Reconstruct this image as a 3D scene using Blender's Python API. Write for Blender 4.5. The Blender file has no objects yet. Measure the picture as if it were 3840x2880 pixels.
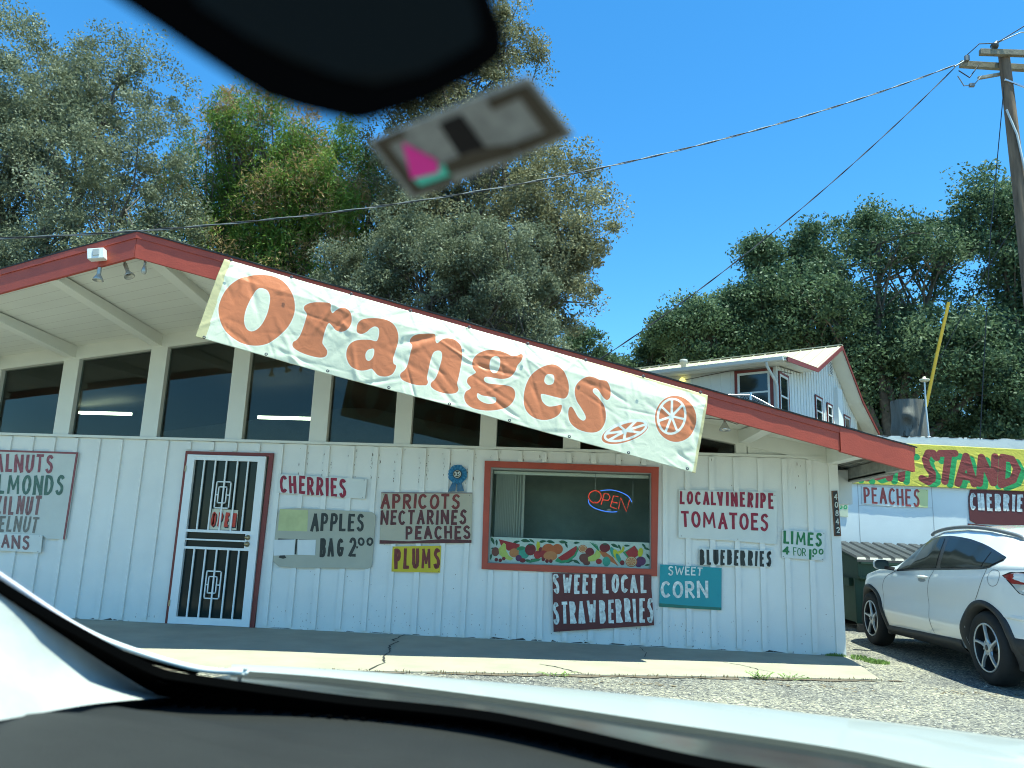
import bpy, bmesh, math, random
import numpy as np
from mathutils import Vector, Matrix, noise
R = math.radians
scene = bpy.context.scene
COL = scene.collection

# ------------------------------------------------------------------ camera
cam_d = bpy.data.cameras.new("camera"); cam = bpy.data.objects.new("camera", cam_d); COL.objects.link(cam)
scene.camera = cam
cam_d.sensor_width = 36.0; cam_d.lens = 27.03; cam_d.clip_start = 0.02; cam_d.clip_end = 3000
def cam_basis(pitch, roll, yaw):
    f = Vector((math.sin(yaw)*math.cos(pitch), math.cos(yaw)*math.cos(pitch), math.sin(pitch)))
    r = f.cross(Vector((0, 0, 1))).normalized(); u = r.cross(f)
    c, s = math.cos(roll), math.sin(roll)
    return c*r + s*u, -s*r + c*u, f
cr, cu, cf = cam_basis(R(11.347), R(2.186), R(-4.67))
CAM = Vector((0, -9.11, 1.13))
cam.matrix_world = Matrix(((cr.x, cu.x, -cf.x, CAM.x), (cr.y, cu.y, -cf.y, CAM.y), (cr.z, cu.z, -cf.z, CAM.z), (0, 0, 0, 1)))
cam_d.dof.use_dof = True; cam_d.dof.focus_distance = 9.5; cam_d.dof.aperture_fstop = 5.6

# ------------------------------------------------------------------ sky, sun, exposure
SUN = Vector((0.24, -0.125, 1.0)).normalized()          # direction towards the sun
elev = math.asin(SUN.z); azim = math.atan2(SUN.x, SUN.y)
w = bpy.data.worlds.new("World"); scene.world = w; w.use_nodes = True
nt = w.node_tree; bg = nt.nodes["Background"]
sky = nt.nodes.new("ShaderNodeTexSky"); sky.sky_type = 'NISHITA'; sky.sun_disc = False
sky.sun_elevation = elev; sky.sun_rotation = azim
sky.air_density = 1.0; sky.dust_density = 0.15; sky.ozone_density = 4.0; sky.altitude = 600
hs = nt.nodes.new("ShaderNodeHueSaturation"); hs.inputs['Saturation'].default_value = 1.28; hs.inputs['Value'].default_value = 1.2
hs.inputs['Hue'].default_value = 0.497
nt.links.new(sky.outputs[0], hs.inputs['Color']); nt.links.new(hs.outputs[0], bg.inputs[0]); bg.inputs[1].default_value = 0.118
sd = bpy.data.lights.new("sun", 'SUN'); sd.energy = 5.0; sd.angle = R(0.53); sd.color = (1.0, 0.95, 0.86)
sun = bpy.data.objects.new("sun", sd); COL.objects.link(sun)
sun.rotation_euler = SUN.to_track_quat('Z', 'Y').to_euler(); sun.location = (5, -20, 40)
scene.view_settings.view_transform = 'Standard'; scene.view_settings.look = 'None'
scene.view_settings.exposure = 1.12; scene.view_settings.gamma = 1.0
scene.cycles.max_bounces = 8; scene.cycles.transparent_max_bounces = 16; scene.cycles.diffuse_bounces = 3; scene.cycles.glossy_bounces = 3
scene.cycles.caustics_reflective = False; scene.cycles.caustics_refractive = False
scene.cycles.use_denoising = True; scene.cycles.pixel_filter_type = 'BLACKMAN_HARRIS'; scene.cycles.filter_width = 1.05
scene.cycles.sample_clamp_indirect = 6

DATA={"S":[{"n":"cherries","Y":-0.035,"b":[[-3.526,1.788],[-2.434,1.757],[-2.441,1.524],[-3.528,1.561]],"l":[["CHERRIES",[[-3.513,1.772],[-2.682,1.76],[-2.67,1.534],[-3.485,1.562]],0.15,1]]},{"n":"apples","Y":-0.035,"b":[[-3.496,1.033],[-3.488,1.304],[-3.466,1.37],[-3.248,1.39],[-2.346,1.374],[-2.299,1.339],[-2.299,1.077],[-2.302,0.743],[-2.352,0.72],[-3.182,0.695],[-3.413,0.701],[-3.489,0.758],[-3.491,0.845]],"l":[["APPLES",[[-3.08,1.339],[-2.431,1.348],[-2.424,1.146],[-3.074,1.122]],0.15,1],["BAG",[[-2.949,1.053],[-2.666,1.057],[-2.652,0.844],[-2.936,0.833]],0.15,1],["2",[[-2.602,1.079],[-2.511,1.076],[-2.497,0.857],[-2.591,0.853]],0.14,1],[".",[[-2.506,0.976],[-2.48,0.977],[-2.478,0.948],[-2.504,0.947]],0.8,1],["00",[[-2.493,1.077],[-2.303,1.077],[-2.303,0.981],[-2.483,0.977]],0.24,1]]},{"n":"apricots","Y":-0.035,"b":[[-2.251,1.608],[-1.161,1.641],[-1.144,1.061],[-2.229,1.01]],"l":[["APRICOTS",[[-2.247,1.592],[-1.301,1.623],[-1.302,1.445],[-2.244,1.413]],0.17,1],["NECTARINES",[[-2.247,1.399],[-1.217,1.441],[-1.218,1.266],[-2.238,1.227]],0.17,2],["PEACHES",[[-1.931,1.228],[-1.16,1.259],[-1.152,1.104],[-1.923,1.071]],0.19,2]]},{"n":"plums","Y":-0.035,"b":[[-2.071,0.985],[-1.498,1.017],[-1.494,0.71],[-2.065,0.7]],"l":[["PLUMS",[[-2.044,0.964],[-1.504,0.988],[-1.498,0.752],[-2.03,0.728]],0.15,1]]},{"n":"nuts","Y":-0.035,"b":[[-7.767,1.975],[-6.091,1.974],[-6.099,0.915],[-6.328,0.914],[-6.394,0.95],[-7.567,0.937]],"l":[["WALNUTS",[[-7.372,1.922],[-6.396,1.936],[-6.388,1.708],[-7.337,1.692]],0.15,1],["ALMONDS",[[-7.241,1.669],[-6.212,1.687],[-6.213,1.439],[-7.205,1.431]],0.15,2],["BRAZILNUT",[[-7.406,1.404],[-6.465,1.424],[-6.47,1.186],[-7.373,1.189]],0.15,3],["HAZELNUT",[[-7.317,1.17],[-6.45,1.173],[-6.468,0.975],[-7.289,0.982]],0.15,4]]},{"n":"pecans","Y":-0.05,"b":[[-7.562,0.972],[-6.383,0.953],[-6.371,0.748],[-7.52,0.758]],"l":[["PECANS",[[-7.246,0.938],[-6.541,0.947],[-6.524,0.776],[-7.225,0.786]],0.17,1]]},{"n":"berries","Y":-0.05,"b":[[-0.194,0.758],[0.927,0.785],[0.927,0.637],[0.958,0.237],[-0.164,0.115]],"l":[["SWEET",[[-0.187,0.753],[0.318,0.765],[0.313,0.552],[-0.17,0.532]],0.16,1],["LOCAL",[[0.376,0.771],[0.871,0.775],[0.872,0.584],[0.379,0.555]],0.16,1],["STRAWBERRIES",[[-0.178,0.441],[0.941,0.54],[0.95,0.27],[-0.167,0.203]],0.13,1]]},{"n":"corn","Y":-0.035,"b":[[1.026,0.904],[1.713,0.891],[1.703,0.43],[1.015,0.438]],"l":[["SWEET",[[1.116,0.895],[1.501,0.888],[1.493,0.798],[1.115,0.786]],0.16,1],["CORN",[[1.025,0.719],[1.566,0.747],[1.561,0.552],[1.031,0.538]],0.16,1]]},{"n":"tomatoes","Y":-0.035,"b":[[1.239,1.754],[2.356,1.76],[2.326,1.175],[1.903,1.195],[1.233,1.209]],"l":[["LOCAL",[[1.249,1.741],[1.666,1.745],[1.663,1.587],[1.248,1.591]],0.17,1],["VINERIPE",[[1.676,1.744],[2.314,1.754],[2.305,1.57],[1.679,1.585]],0.17,1],["TOMATOES",[[1.257,1.51],[2.248,1.516],[2.24,1.32],[1.269,1.327]],0.15,1]]},{"n":"blueberries","Y":-0.035,"b":[[1.465,1.099],[2.279,1.109],[2.267,0.922],[1.457,0.917]],"l":[["BLUEBERRIES",[[1.469,1.091],[2.27,1.1],[2.261,0.93],[1.471,0.919]],0.17,1]]},{"n":"limes","Y":-0.035,"b":[[2.395,1.34],[2.866,1.327],[2.84,1.014],[2.383,1.032]],"l":[["LIMES",[[2.405,1.332],[2.834,1.32],[2.821,1.166],[2.4,1.185]],0.17,1],["4",[[2.389,1.156],[2.474,1.156],[2.462,1.063],[2.386,1.066]],0.22,1],["FOR",[[2.506,1.151],[2.652,1.14],[2.646,1.057],[2.507,1.058]],0.1,1],["I",[[2.678,1.139],[2.706,1.14],[2.699,1.021],[2.676,1.02]],0.22,1],[".",[[2.713,1.072],[2.733,1.073],[2.732,1.053],[2.712,1.052]],0.9,1],["00",[[2.719,1.149],[2.843,1.147],[2.837,1.081],[2.717,1.079]],0.22,1]]},{"n":"plaque","Y":-0.04,"b":[[2.958,1.797],[3.021,1.803],[3.04,1.295],[2.967,1.292]],"l":[["4",[[2.981,1.765],[3.02,1.766],[3.016,1.698],[2.978,1.697]],0.15,1],["0",[[2.984,1.675],[3.022,1.676],[3.019,1.609],[2.981,1.607]],0.15,1],["8",[[2.986,1.58],[3.024,1.582],[3.021,1.514],[2.983,1.513]],0.15,1],["4",[[2.988,1.487],[3.026,1.489],[3.023,1.422],[2.985,1.42]],0.15,1],["2",[[2.991,1.393],[3.03,1.395],[3.027,1.328],[2.989,1.327]],0.15,1]]},{"n":"stand_peaches","Y":4.58,"b":[[4.967,2.234],[6.064,2.209],[6.036,1.905],[5.507,1.901],[4.96,1.936]],"l":[["PEACHES",[[4.995,2.224],[5.922,2.213],[5.902,1.911],[4.993,1.953]],0.12,1]]},{"n":"stand_cherries","Y":4.58,"b":[[6.758,2.232],[8.373,2.229],[8.314,1.645],[6.808,1.662],[6.711,1.714],[6.706,1.955],[6.718,2.117]],"l":[["CHERRIES",[[6.73,2.174],[7.735,2.175],[7.701,1.885],[6.716,1.883]],0.16,1]]},{"n":"stand_sweet","Y":4.58,"b":[[6.676,1.665],[8.302,1.526],[8.278,1.282],[6.652,1.393]],"l":[["SWEET",[[6.683,1.649],[7.099,1.616],[7.077,1.441],[6.67,1.481]],0.13,1],["LOCAL",[[7.176,1.611],[7.588,1.571],[7.566,1.412],[7.154,1.444]],0.13,1]]},{"n":"stand_limes","Y":4.58,"b":[[4.198,1.918],[4.724,1.912],[4.714,1.703],[4.19,1.714]],"l":[["00",[[4.567,1.901],[4.716,1.903],[4.707,1.829],[4.563,1.833]],0.25,1]]}],"ban":{"o":[[[0.081,0.0638],[0.1016,0.0464],[0.1221,0.074],[0.1401,0.1491],[0.1534,0.248],[0.1611,0.3714],[0.1617,0.4915],[0.1563,0.6214],[0.144,0.7549],[0.1302,0.8531],[0.1121,0.911],[0.0898,0.9303],[0.0699,0.9056],[0.0508,0.8501],[0.0356,0.7581],[0.0242,0.629],[0.0217,0.5135],[0.0248,0.3719],[0.0341,0.2564],[0.0463,0.1731],[0.062,0.1093]],[[0.1788,0.2791],[0.1875,0.2375],[0.2027,0.2028],[0.2185,0.1808],[0.2253,0.1963],[0.2273,0.2541],[0.2325,0.2877],[0.2372,0.2442],[0.2459,0.1981],[0.2551,0.1893],[0.2649,0.2179],[0.2711,0.2836],[0.2726,0.3573],[0.2689,0.4322],[0.2589,0.4755],[0.2481,0.4761],[0.2391,0.4388],[0.2313,0.4146],[0.2284,0.4651],[0.228,0.5565],[0.2293,0.6594],[0.2346,0.6952],[0.2427,0.741],[0.2431,0.7999],[0.2353,0.8356],[0.2217,0.8484],[0.2027,0.8468],[0.1866,0.8301],[0.1774,0.8013],[0.1757,0.7521],[0.1816,0.7045],[0.1851,0.6311],[0.1863,0.5086],[0.186,0.4033],[0.1846,0.3753],[0.1782,0.3411],[0.1765,0.306]],[[0.2857,0.3952],[0.2854,0.3196],[0.2924,0.2614],[0.3075,0.2195],[0.3259,0.1948],[0.343,0.1954],[0.3572,0.2396],[0.3673,0.3292],[0.3706,0.4302],[0.3699,0.5526],[0.3697,0.6284],[0.3733,0.6824],[0.3787,0.6956],[0.3793,0.7471],[0.3755,0.8133],[0.3653,0.8557],[0.3513,0.8659],[0.3415,0.8335],[0.3343,0.8084],[0.3281,0.8308],[0.3174,0.8593],[0.3057,0.8643],[0.2924,0.8349],[0.2824,0.7626],[0.2785,0.6795],[0.2803,0.6012],[0.2883,0.5392],[0.301,0.502],[0.3168,0.4777],[0.3298,0.4703],[0.3305,0.378],[0.3265,0.3163],[0.3188,0.3069],[0.3119,0.3419],[0.3059,0.398],[0.2979,0.4347],[0.2895,0.4343]],[[0.3927,0.3768],[0.3923,0.3393],[0.3964,0.2939],[0.4069,0.2526],[0.4249,0.2136],[0.4355,0.1998],[0.4394,0.2345],[0.4408,0.2782],[0.4454,0.304],[0.4526,0.2427],[0.463,0.208],[0.4777,0.2046],[0.4912,0.2552],[0.4979,0.3449],[0.5005,0.4504],[0.5021,0.6113],[0.5027,0.7187],[0.5077,0.7823],[0.504,0.8334],[0.4906,0.8646],[0.4704,0.8714],[0.4559,0.8418],[0.453,0.793],[0.4595,0.7192],[0.4613,0.5896],[0.4613,0.4625],[0.4575,0.3958],[0.4499,0.3905],[0.4428,0.4303],[0.4412,0.533],[0.4422,0.6582],[0.4431,0.7468],[0.4471,0.7938],[0.4453,0.8327],[0.44,0.8452],[0.426,0.8624],[0.4013,0.8517],[0.3924,0.8145],[0.3917,0.7709],[0.397,0.7246],[0.3999,0.6522],[0.3994,0.502],[0.3994,0.4185]],[[0.5511,0.2037],[0.5389,0.2376],[0.5267,0.3047],[0.5211,0.3877],[0.524,0.4742],[0.5326,0.5235],[0.5281,0.5584],[0.5201,0.6172],[0.5212,0.6787],[0.5305,0.7262],[0.5225,0.7845],[0.522,0.8571],[0.5298,0.9247],[0.5443,0.9543],[0.5674,0.9431],[0.5893,0.8982],[0.6075,0.8324],[0.6166,0.7454],[0.6178,0.6531],[0.6115,0.591],[0.5989,0.5757],[0.5773,0.5973],[0.5601,0.6135],[0.5517,0.5912],[0.5529,0.5474],[0.5657,0.5313],[0.586,0.5154],[0.6005,0.4636],[0.6077,0.3782],[0.6093,0.3019],[0.6143,0.2379],[0.6157,0.1707],[0.6116,0.15],[0.6045,0.1806],[0.595,0.2062],[0.5823,0.191],[0.567,0.1857]],[[0.683,0.1617],[0.6674,0.1939],[0.652,0.27],[0.6395,0.3796],[0.6342,0.5167],[0.6352,0.6604],[0.6417,0.7761],[0.6543,0.8454],[0.6717,0.8707],[0.689,0.8515],[0.7048,0.7898],[0.7125,0.7139],[0.7122,0.6237],[0.6999,0.6586],[0.6858,0.6854],[0.6739,0.6506],[0.6679,0.5879],[0.669,0.5589],[0.6838,0.5524],[0.7019,0.5497],[0.7151,0.5369],[0.7201,0.4647],[0.7172,0.3593],[0.7103,0.2787],[0.6999,0.2037]],[[0.7532,0.1915],[0.7412,0.245],[0.7322,0.3342],[0.7316,0.4272],[0.739,0.5247],[0.7508,0.5965],[0.7607,0.662],[0.764,0.7111],[0.7591,0.7427],[0.749,0.7174],[0.7391,0.6521],[0.7316,0.6136],[0.7273,0.6444],[0.7289,0.7232],[0.7355,0.8028],[0.7494,0.8522],[0.7681,0.8669],[0.7856,0.8476],[0.7974,0.7925],[0.8031,0.6928],[0.8015,0.5862],[0.7944,0.4881],[0.7812,0.4182],[0.7689,0.3743],[0.7668,0.3317],[0.7729,0.3123],[0.7817,0.3438],[0.7896,0.395],[0.7981,0.4178],[0.8033,0.3723],[0.8021,0.2913],[0.7958,0.2183],[0.7885,0.1842],[0.7765,0.1951],[0.7653,0.1859]],[[0.8881,0.575],[0.8893,0.6016],[0.8883,0.6353],[0.8851,0.6743],[0.8799,0.7166],[0.8731,0.76],[0.8648,0.8024],[0.8557,0.8416],[0.846,0.8757],[0.8364,0.903],[0.8272,0.9222],[0.8189,0.9324],[0.812,0.9331],[0.8068,0.9243],[0.8035,0.9064],[0.8023,0.8802],[0.8032,0.8471],[0.8062,0.8087],[0.8113,0.7668],[0.818,0.7236],[0.8262,0.6811],[0.8353,0.6415],[0.845,0.6069],[0.8547,0.579],[0.864,0.5592],[0.8724,0.5486],[0.8794,0.5478],[0.8847,0.5567]],[[0.9833,0.3438],[0.9842,0.4082],[0.9829,0.4726],[0.9795,0.5338],[0.9743,0.5887],[0.9674,0.6346],[0.9592,0.6693],[0.9502,0.6911],[0.9408,0.699],[0.9314,0.6925],[0.9225,0.6722],[0.9145,0.6389],[0.9079,0.5942],[0.9029,0.5404],[0.8999,0.4801],[0.8989,0.4162],[0.9001,0.3519],[0.9033,0.2904],[0.9084,0.2348],[0.9153,0.188],[0.9235,0.1524],[0.9326,0.1298],[0.9421,0.1214],[0.9517,0.1276],[0.9607,0.1483],[0.9687,0.1823],[0.9754,0.2278],[0.9804,0.2826]]],"h":[[[0.0872,0.2323],[0.0993,0.2379],[0.108,0.2986],[0.112,0.3978],[0.1133,0.5165],[0.1102,0.6422],[0.103,0.7324],[0.093,0.7661],[0.0836,0.741],[0.0765,0.6713],[0.073,0.5576],[0.0739,0.4355],[0.0772,0.3158],[0.0814,0.258]],[[0.3207,0.5889],[0.3283,0.5712],[0.3312,0.6189],[0.3309,0.6797],[0.3257,0.7259],[0.3192,0.7146],[0.3156,0.6609],[0.317,0.6133]],[[0.5613,0.2695],[0.5702,0.2671],[0.5746,0.3241],[0.5753,0.3963],[0.5717,0.4573],[0.5649,0.4726],[0.558,0.4349],[0.555,0.3758],[0.5554,0.3108]],[[0.5454,0.7645],[0.5547,0.7759],[0.5692,0.7663],[0.5806,0.7546],[0.584,0.7813],[0.5819,0.8244],[0.5698,0.8551],[0.5562,0.8489],[0.5469,0.8159]],[[0.6758,0.2962],[0.6834,0.2963],[0.6868,0.3459],[0.6858,0.4027],[0.6763,0.4315],[0.6687,0.4075],[0.6678,0.3503],[0.6703,0.3128]]],"w":[[[0.885,0.5755],[0.8859,0.5978],[0.8848,0.6264],[0.8818,0.66],[0.8771,0.6968],[0.8708,0.7349],[0.8634,0.7724],[0.8552,0.8075],[0.8465,0.8383],[0.8379,0.8634],[0.8298,0.8816],[0.8225,0.892],[0.8164,0.894],[0.8118,0.8876],[0.809,0.8731],[0.8081,0.8512],[0.8091,0.823],[0.812,0.7899],[0.8166,0.7534],[0.8228,0.7155],[0.8302,0.6779],[0.8384,0.6426],[0.8471,0.6114],[0.8557,0.5858],[0.864,0.5672],[0.8714,0.5565],[0.8775,0.5543],[0.8821,0.5608],[0.885,0.5755]],[[0.8468,0.7252],[0.885,0.5755]],[[0.8468,0.7252],[0.8771,0.6968]],[[0.8468,0.7252],[0.8465,0.8383]],[[0.8468,0.7252],[0.8164,0.894]],[[0.8468,0.7252],[0.8091,0.823]],[[0.8468,0.7252],[0.8302,0.6779]],[[0.8468,0.7252],[0.864,0.5672]],[[0.9604,0.3852],[0.9594,0.4349],[0.9571,0.4824],[0.9536,0.5255],[0.9491,0.562],[0.9437,0.59],[0.9377,0.6084],[0.9315,0.6161],[0.9254,0.6127],[0.9196,0.5986],[0.9145,0.5743],[0.9102,0.5411],[0.9071,0.5006],[0.9052,0.4547],[0.9047,0.4058],[0.9055,0.3562],[0.9078,0.3085],[0.9112,0.2651],[0.9158,0.228],[0.9212,0.1994],[0.9271,0.1806],[0.9334,0.1726],[0.9396,0.1758],[0.9454,0.1901],[0.9506,0.2148],[0.9549,0.2485],[0.9581,0.2896],[0.9599,0.336],[0.9604,0.3852]],[[0.9325,0.3955],[0.9604,0.3852]],[[0.9325,0.3955],[0.9491,0.562]],[[0.9325,0.3955],[0.9254,0.6127]],[[0.9325,0.3955],[0.9071,0.5006]],[[0.9325,0.3955],[0.9078,0.3085]],[[0.9325,0.3955],[0.9271,0.1806]],[[0.9325,0.3955],[0.9506,0.2148]]]},"sb":{"q":[[4.268,3.02],[8.275,2.924],[8.206,2.222],[4.238,2.28]],"st":[[[6.219,2.755],[6.168,2.833],[6.089,2.834],[6.033,2.717],[6.057,2.602],[6.129,2.489],[6.123,2.39],[6.056,2.339],[5.956,2.393]],[[6.287,2.832],[6.526,2.839]],[[6.422,2.819],[6.326,2.355]],[[6.705,2.794],[6.539,2.33]],[[6.705,2.794],[6.803,2.327]],[[6.608,2.454],[6.772,2.435]],[[6.957,2.785],[6.885,2.341]],[[6.957,2.785],[7.11,2.356]],[[7.178,2.8],[7.118,2.356]],[[7.303,2.796],[7.242,2.344]],[[7.303,2.796],[7.45,2.767],[7.521,2.597],[7.435,2.415],[7.241,2.328]],[[5.552,2.81],[5.808,2.809]],[[5.671,2.789],[5.614,2.382]],[[5.471,2.8],[5.418,2.384]],[[5.165,2.791],[5.124,2.457],[5.208,2.394],[5.314,2.43],[5.358,2.78]],[[4.907,2.783],[4.863,2.383]],[[4.907,2.783],[5.05,2.745],[5.044,2.62],[4.896,2.566]],[[4.928,2.567],[5.047,2.372]],[[4.616,2.791],[4.582,2.391]],[[4.616,2.791],[4.81,2.78]],[[4.607,2.591],[4.752,2.587]]]},"neonr":[[[0.268,1.57],[0.227,1.599],[0.206,1.645],[0.225,1.693],[0.279,1.718],[0.333,1.697],[0.352,1.65],[0.335,1.602],[0.301,1.574],[0.274,1.587]],[[0.353,1.556],[0.388,1.688],[0.435,1.682],[0.456,1.647],[0.436,1.608],[0.368,1.614]],[[0.554,1.657],[0.496,1.664],[0.46,1.539],[0.531,1.515]],[[0.483,1.594],[0.544,1.582]],[[0.556,1.513],[0.58,1.648],[0.648,1.486],[0.685,1.625]]],"neonb":[[[0.343,1.717],[0.414,1.729],[0.495,1.729],[0.59,1.705],[0.671,1.661],[0.709,1.599]],[[0.202,1.611],[0.214,1.564],[0.269,1.519],[0.363,1.489],[0.458,1.476],[0.542,1.482]]],"F":{"door_red":[[-4.719,2.029],[-3.618,2.033],[-3.668,-0.009],[-4.723,-0.021]],"door_frame":[[-4.674,1.997],[-3.672,1.992],[-3.702,0.005],[-4.679,-0.013]],"door_glass_up":[[-4.585,1.922],[-3.834,1.927],[-3.782,1.097],[-4.601,1.095]],"door_frame_c2":[[-4.662,1.973]],"door_bars_up":[[-4.457,1.922],[-4.318,1.923],[-4.183,1.923],[-4.048,1.923],[-3.909,1.921]],"door_bars_up_b":[[-4.466,1.095],[-4.294,1.099],[-4.164,1.1],[-4.042,1.097],[-3.913,1.099]],"door_mid":[[-4.597,1.061],[-3.789,1.07],[-3.852,1.02],[-4.594,0.985],[-4.595,0.965],[-3.854,0.986],[-3.849,0.905],[-4.6,0.89],[-4.601,0.863],[-3.789,0.874]],"door_knob":[[-3.801,1.022],[-3.801,0.945]],"open":[[-4.306,1.346],[-3.983,1.339],[-3.981,1.104],[-4.325,1.098]],"orn1":[[-4.278,1.677],[-4.09,1.676],[-4.092,1.351],[-4.276,1.351]],"orn1in":[[-4.246,1.615],[-4.136,1.613],[-4.136,1.417],[-4.244,1.417]],"orn2":[[-4.294,0.623],[-4.103,0.626]],"win_out":[[-1.031,2.021],[1.01,2.008],[0.993,0.773],[-1.013,0.77]],"win_in":[[-0.956,1.948],[0.926,1.937],[0.928,0.848],[-0.944,0.84]],"frieze":[[-0.941,1.134],[0.924,1.141],[0.924,0.858],[-0.945,0.844]],"blind":[[-0.881,1.914],[-0.583,1.918],[-0.567,1.145],[-0.856,1.138]],"neonO":[[0.28,1.643],[0.35,1.646],[0.279,1.719]],"ribbon":[[-1.346,1.85],[-1.239,1.854],[-1.352,1.971]],"rtail":[[-1.4,1.743],[-1.36,1.731],[-1.37,1.646],[-1.454,1.644],[-1.357,1.731],[-1.296,1.754],[-1.263,1.65],[-1.35,1.647]],"panel":[[2.039,2.339],[2.425,2.353],[2.419,2.155],[2.032,2.15]],"papers":[[-3.503,1.008],[-3.246,1.022],[-3.236,0.844],[-3.487,0.825],[-3.215,1.019],[-2.994,1.027],[-2.985,0.848],[-3.199,0.847]],"ypatch":[[-3.464,1.37],[-3.119,1.368],[-3.108,1.121],[-3.467,1.117]],"battens":[[-3.528,1.94],[-3.237,1.949],[-2.948,1.958],[-2.65,1.967],[-2.352,1.976],[-2.064,1.984],[-1.769,1.993],[-1.483,2.002],[-1.198,2.01]],"battens5":[[1.619,1.961],[1.895,1.969],[2.171,1.978],[2.445,1.986],[2.717,1.995],[2.995,2.004]],"mull":[[-6.463,2.2],[-6.265,2.188],[-5.331,2.202],[-5.116,2.202],[-4.25,2.197],[-4.032,2.192],[-3.193,2.187],[-2.973,2.176],[-2.139,2.189],[-1.941,2.183],[-1.104,2.185],[-0.903,2.179],[-0.109,2.186],[0.094,2.175]],"ac":[[3.241,2.102],[3.384,2.097],[3.365,1.696],[3.257,1.695]]}}

# ------------------------------------------------------------------ helpers
MATS = {}
def mat(name, col, rough=0.6, var=None, bump=None, metal=0.0, spec=0.5, coat=0.0, emit=None, spots=None, stretch=None):
    """Principled; var=(scale, amount) mottles the paint, bump=(scale, strength), spots=(scale, threshold, colour) stains"""
    if name in MATS: return MATS[name]
    m = bpy.data.materials.new(name); m.use_nodes = True; t = m.node_tree; b = t.nodes["Principled BSDF"]
    b.inputs['Base Color'].default_value = (*col, 1); b.inputs['Roughness'].default_value = rough
    b.inputs['Metallic'].default_value = metal; b.inputs['Specular IOR Level'].default_value = spec; b.inputs['Coat Weight'].default_value = coat
    b.inputs['Coat Roughness'].default_value = 0.04
    co = t.nodes.new("ShaderNodeTexCoord"); src = None; vec = co.outputs['Object']
    if stretch:
        mp = t.nodes.new("ShaderNodeMapping"); mp.inputs['Scale'].default_value = stretch; t.links.new(vec, mp.inputs[0]); vec = mp.outputs[0]
    def nz(scale, detail=5, rough_=.6):
        n = t.nodes.new("ShaderNodeTexNoise"); n.inputs['Scale'].default_value = scale; n.inputs['Detail'].default_value = detail
        n.inputs['Roughness'].default_value = rough_; t.links.new(vec, n.inputs['Vector']); return n
    if var:
        n = nz(var[0]); r = t.nodes.new("ShaderNodeValToRGB"); t.links.new(n.outputs['Fac'], r.inputs[0])
        a = var[1]; r.color_ramp.elements[0].position = .3; r.color_ramp.elements[1].position = .7
        r.color_ramp.elements[0].color = (*[c*(1-a) for c in col], 1); r.color_ramp.elements[1].color = (*[min(1, c*(1+a*.6)) for c in col], 1)
        src = r.outputs[0]
    if spots:
        n = nz(spots[0], 8, .7); r = t.nodes.new("ShaderNodeValToRGB"); t.links.new(n.outputs['Fac'], r.inputs[0])
        r.color_ramp.elements[0].position = spots[1]; r.color_ramp.elements[1].position = spots[1]+.05
        mx = t.nodes.new("ShaderNodeMixRGB"); t.links.new(r.outputs[0], mx.inputs[0])
        if src: t.links.new(src, mx.inputs[1])
        else: mx.inputs[1].default_value = (*col, 1)
        mx.inputs[2].default_value = (*spots[2], 1); src = mx.outputs[0]
    if src: t.links.new(src, b.inputs['Base Color'])
    if bump:
        n = nz(bump[0], 6); bp = t.nodes.new("ShaderNodeBump"); bp.inputs['Strength'].default_value = bump[1]; bp.inputs['Distance'].default_value = .01
        t.links.new(n.outputs['Fac'], bp.inputs['Height']); t.links.new(bp.outputs[0], b.inputs['Normal'])
    if emit:
        b.inputs['Emission Color'].default_value = (*emit[0], 1); b.inputs['Emission Strength'].default_value = emit[1]
    MATS[name] = m; return m

def glass_mat(name, tint, refl=0.06, rough=0.0):
    if name in MATS: return MATS[name]
    m = bpy.data.materials.new(name); m.use_nodes = True; t = m.node_tree; t.nodes.remove(t.nodes["Principled BSDF"])
    out = t.nodes["Material Output"]; tr = t.nodes.new("ShaderNodeBsdfTransparent"); tr.inputs[0].default_value = (*tint, 1)
    if refl is None:
        t.links.new(tr.outputs[0], out.inputs[0]); MATS[name] = m; return m
    gl = t.nodes.new("ShaderNodeBsdfGlossy"); gl.inputs['Roughness'].default_value = rough
    fr = t.nodes.new("ShaderNodeFresnel"); fr.inputs[0].default_value = 1.38
    mx = t.nodes.new("ShaderNodeMixShader"); t.links.new(fr.outputs[0], mx.inputs[0]); t.links.new(tr.outputs[0], mx.inputs[1]); t.links.new(gl.outputs[0], mx.inputs[2])
    t.links.new(mx.outputs[0], out.inputs[0]); MATS[name] = m; return m

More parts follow.
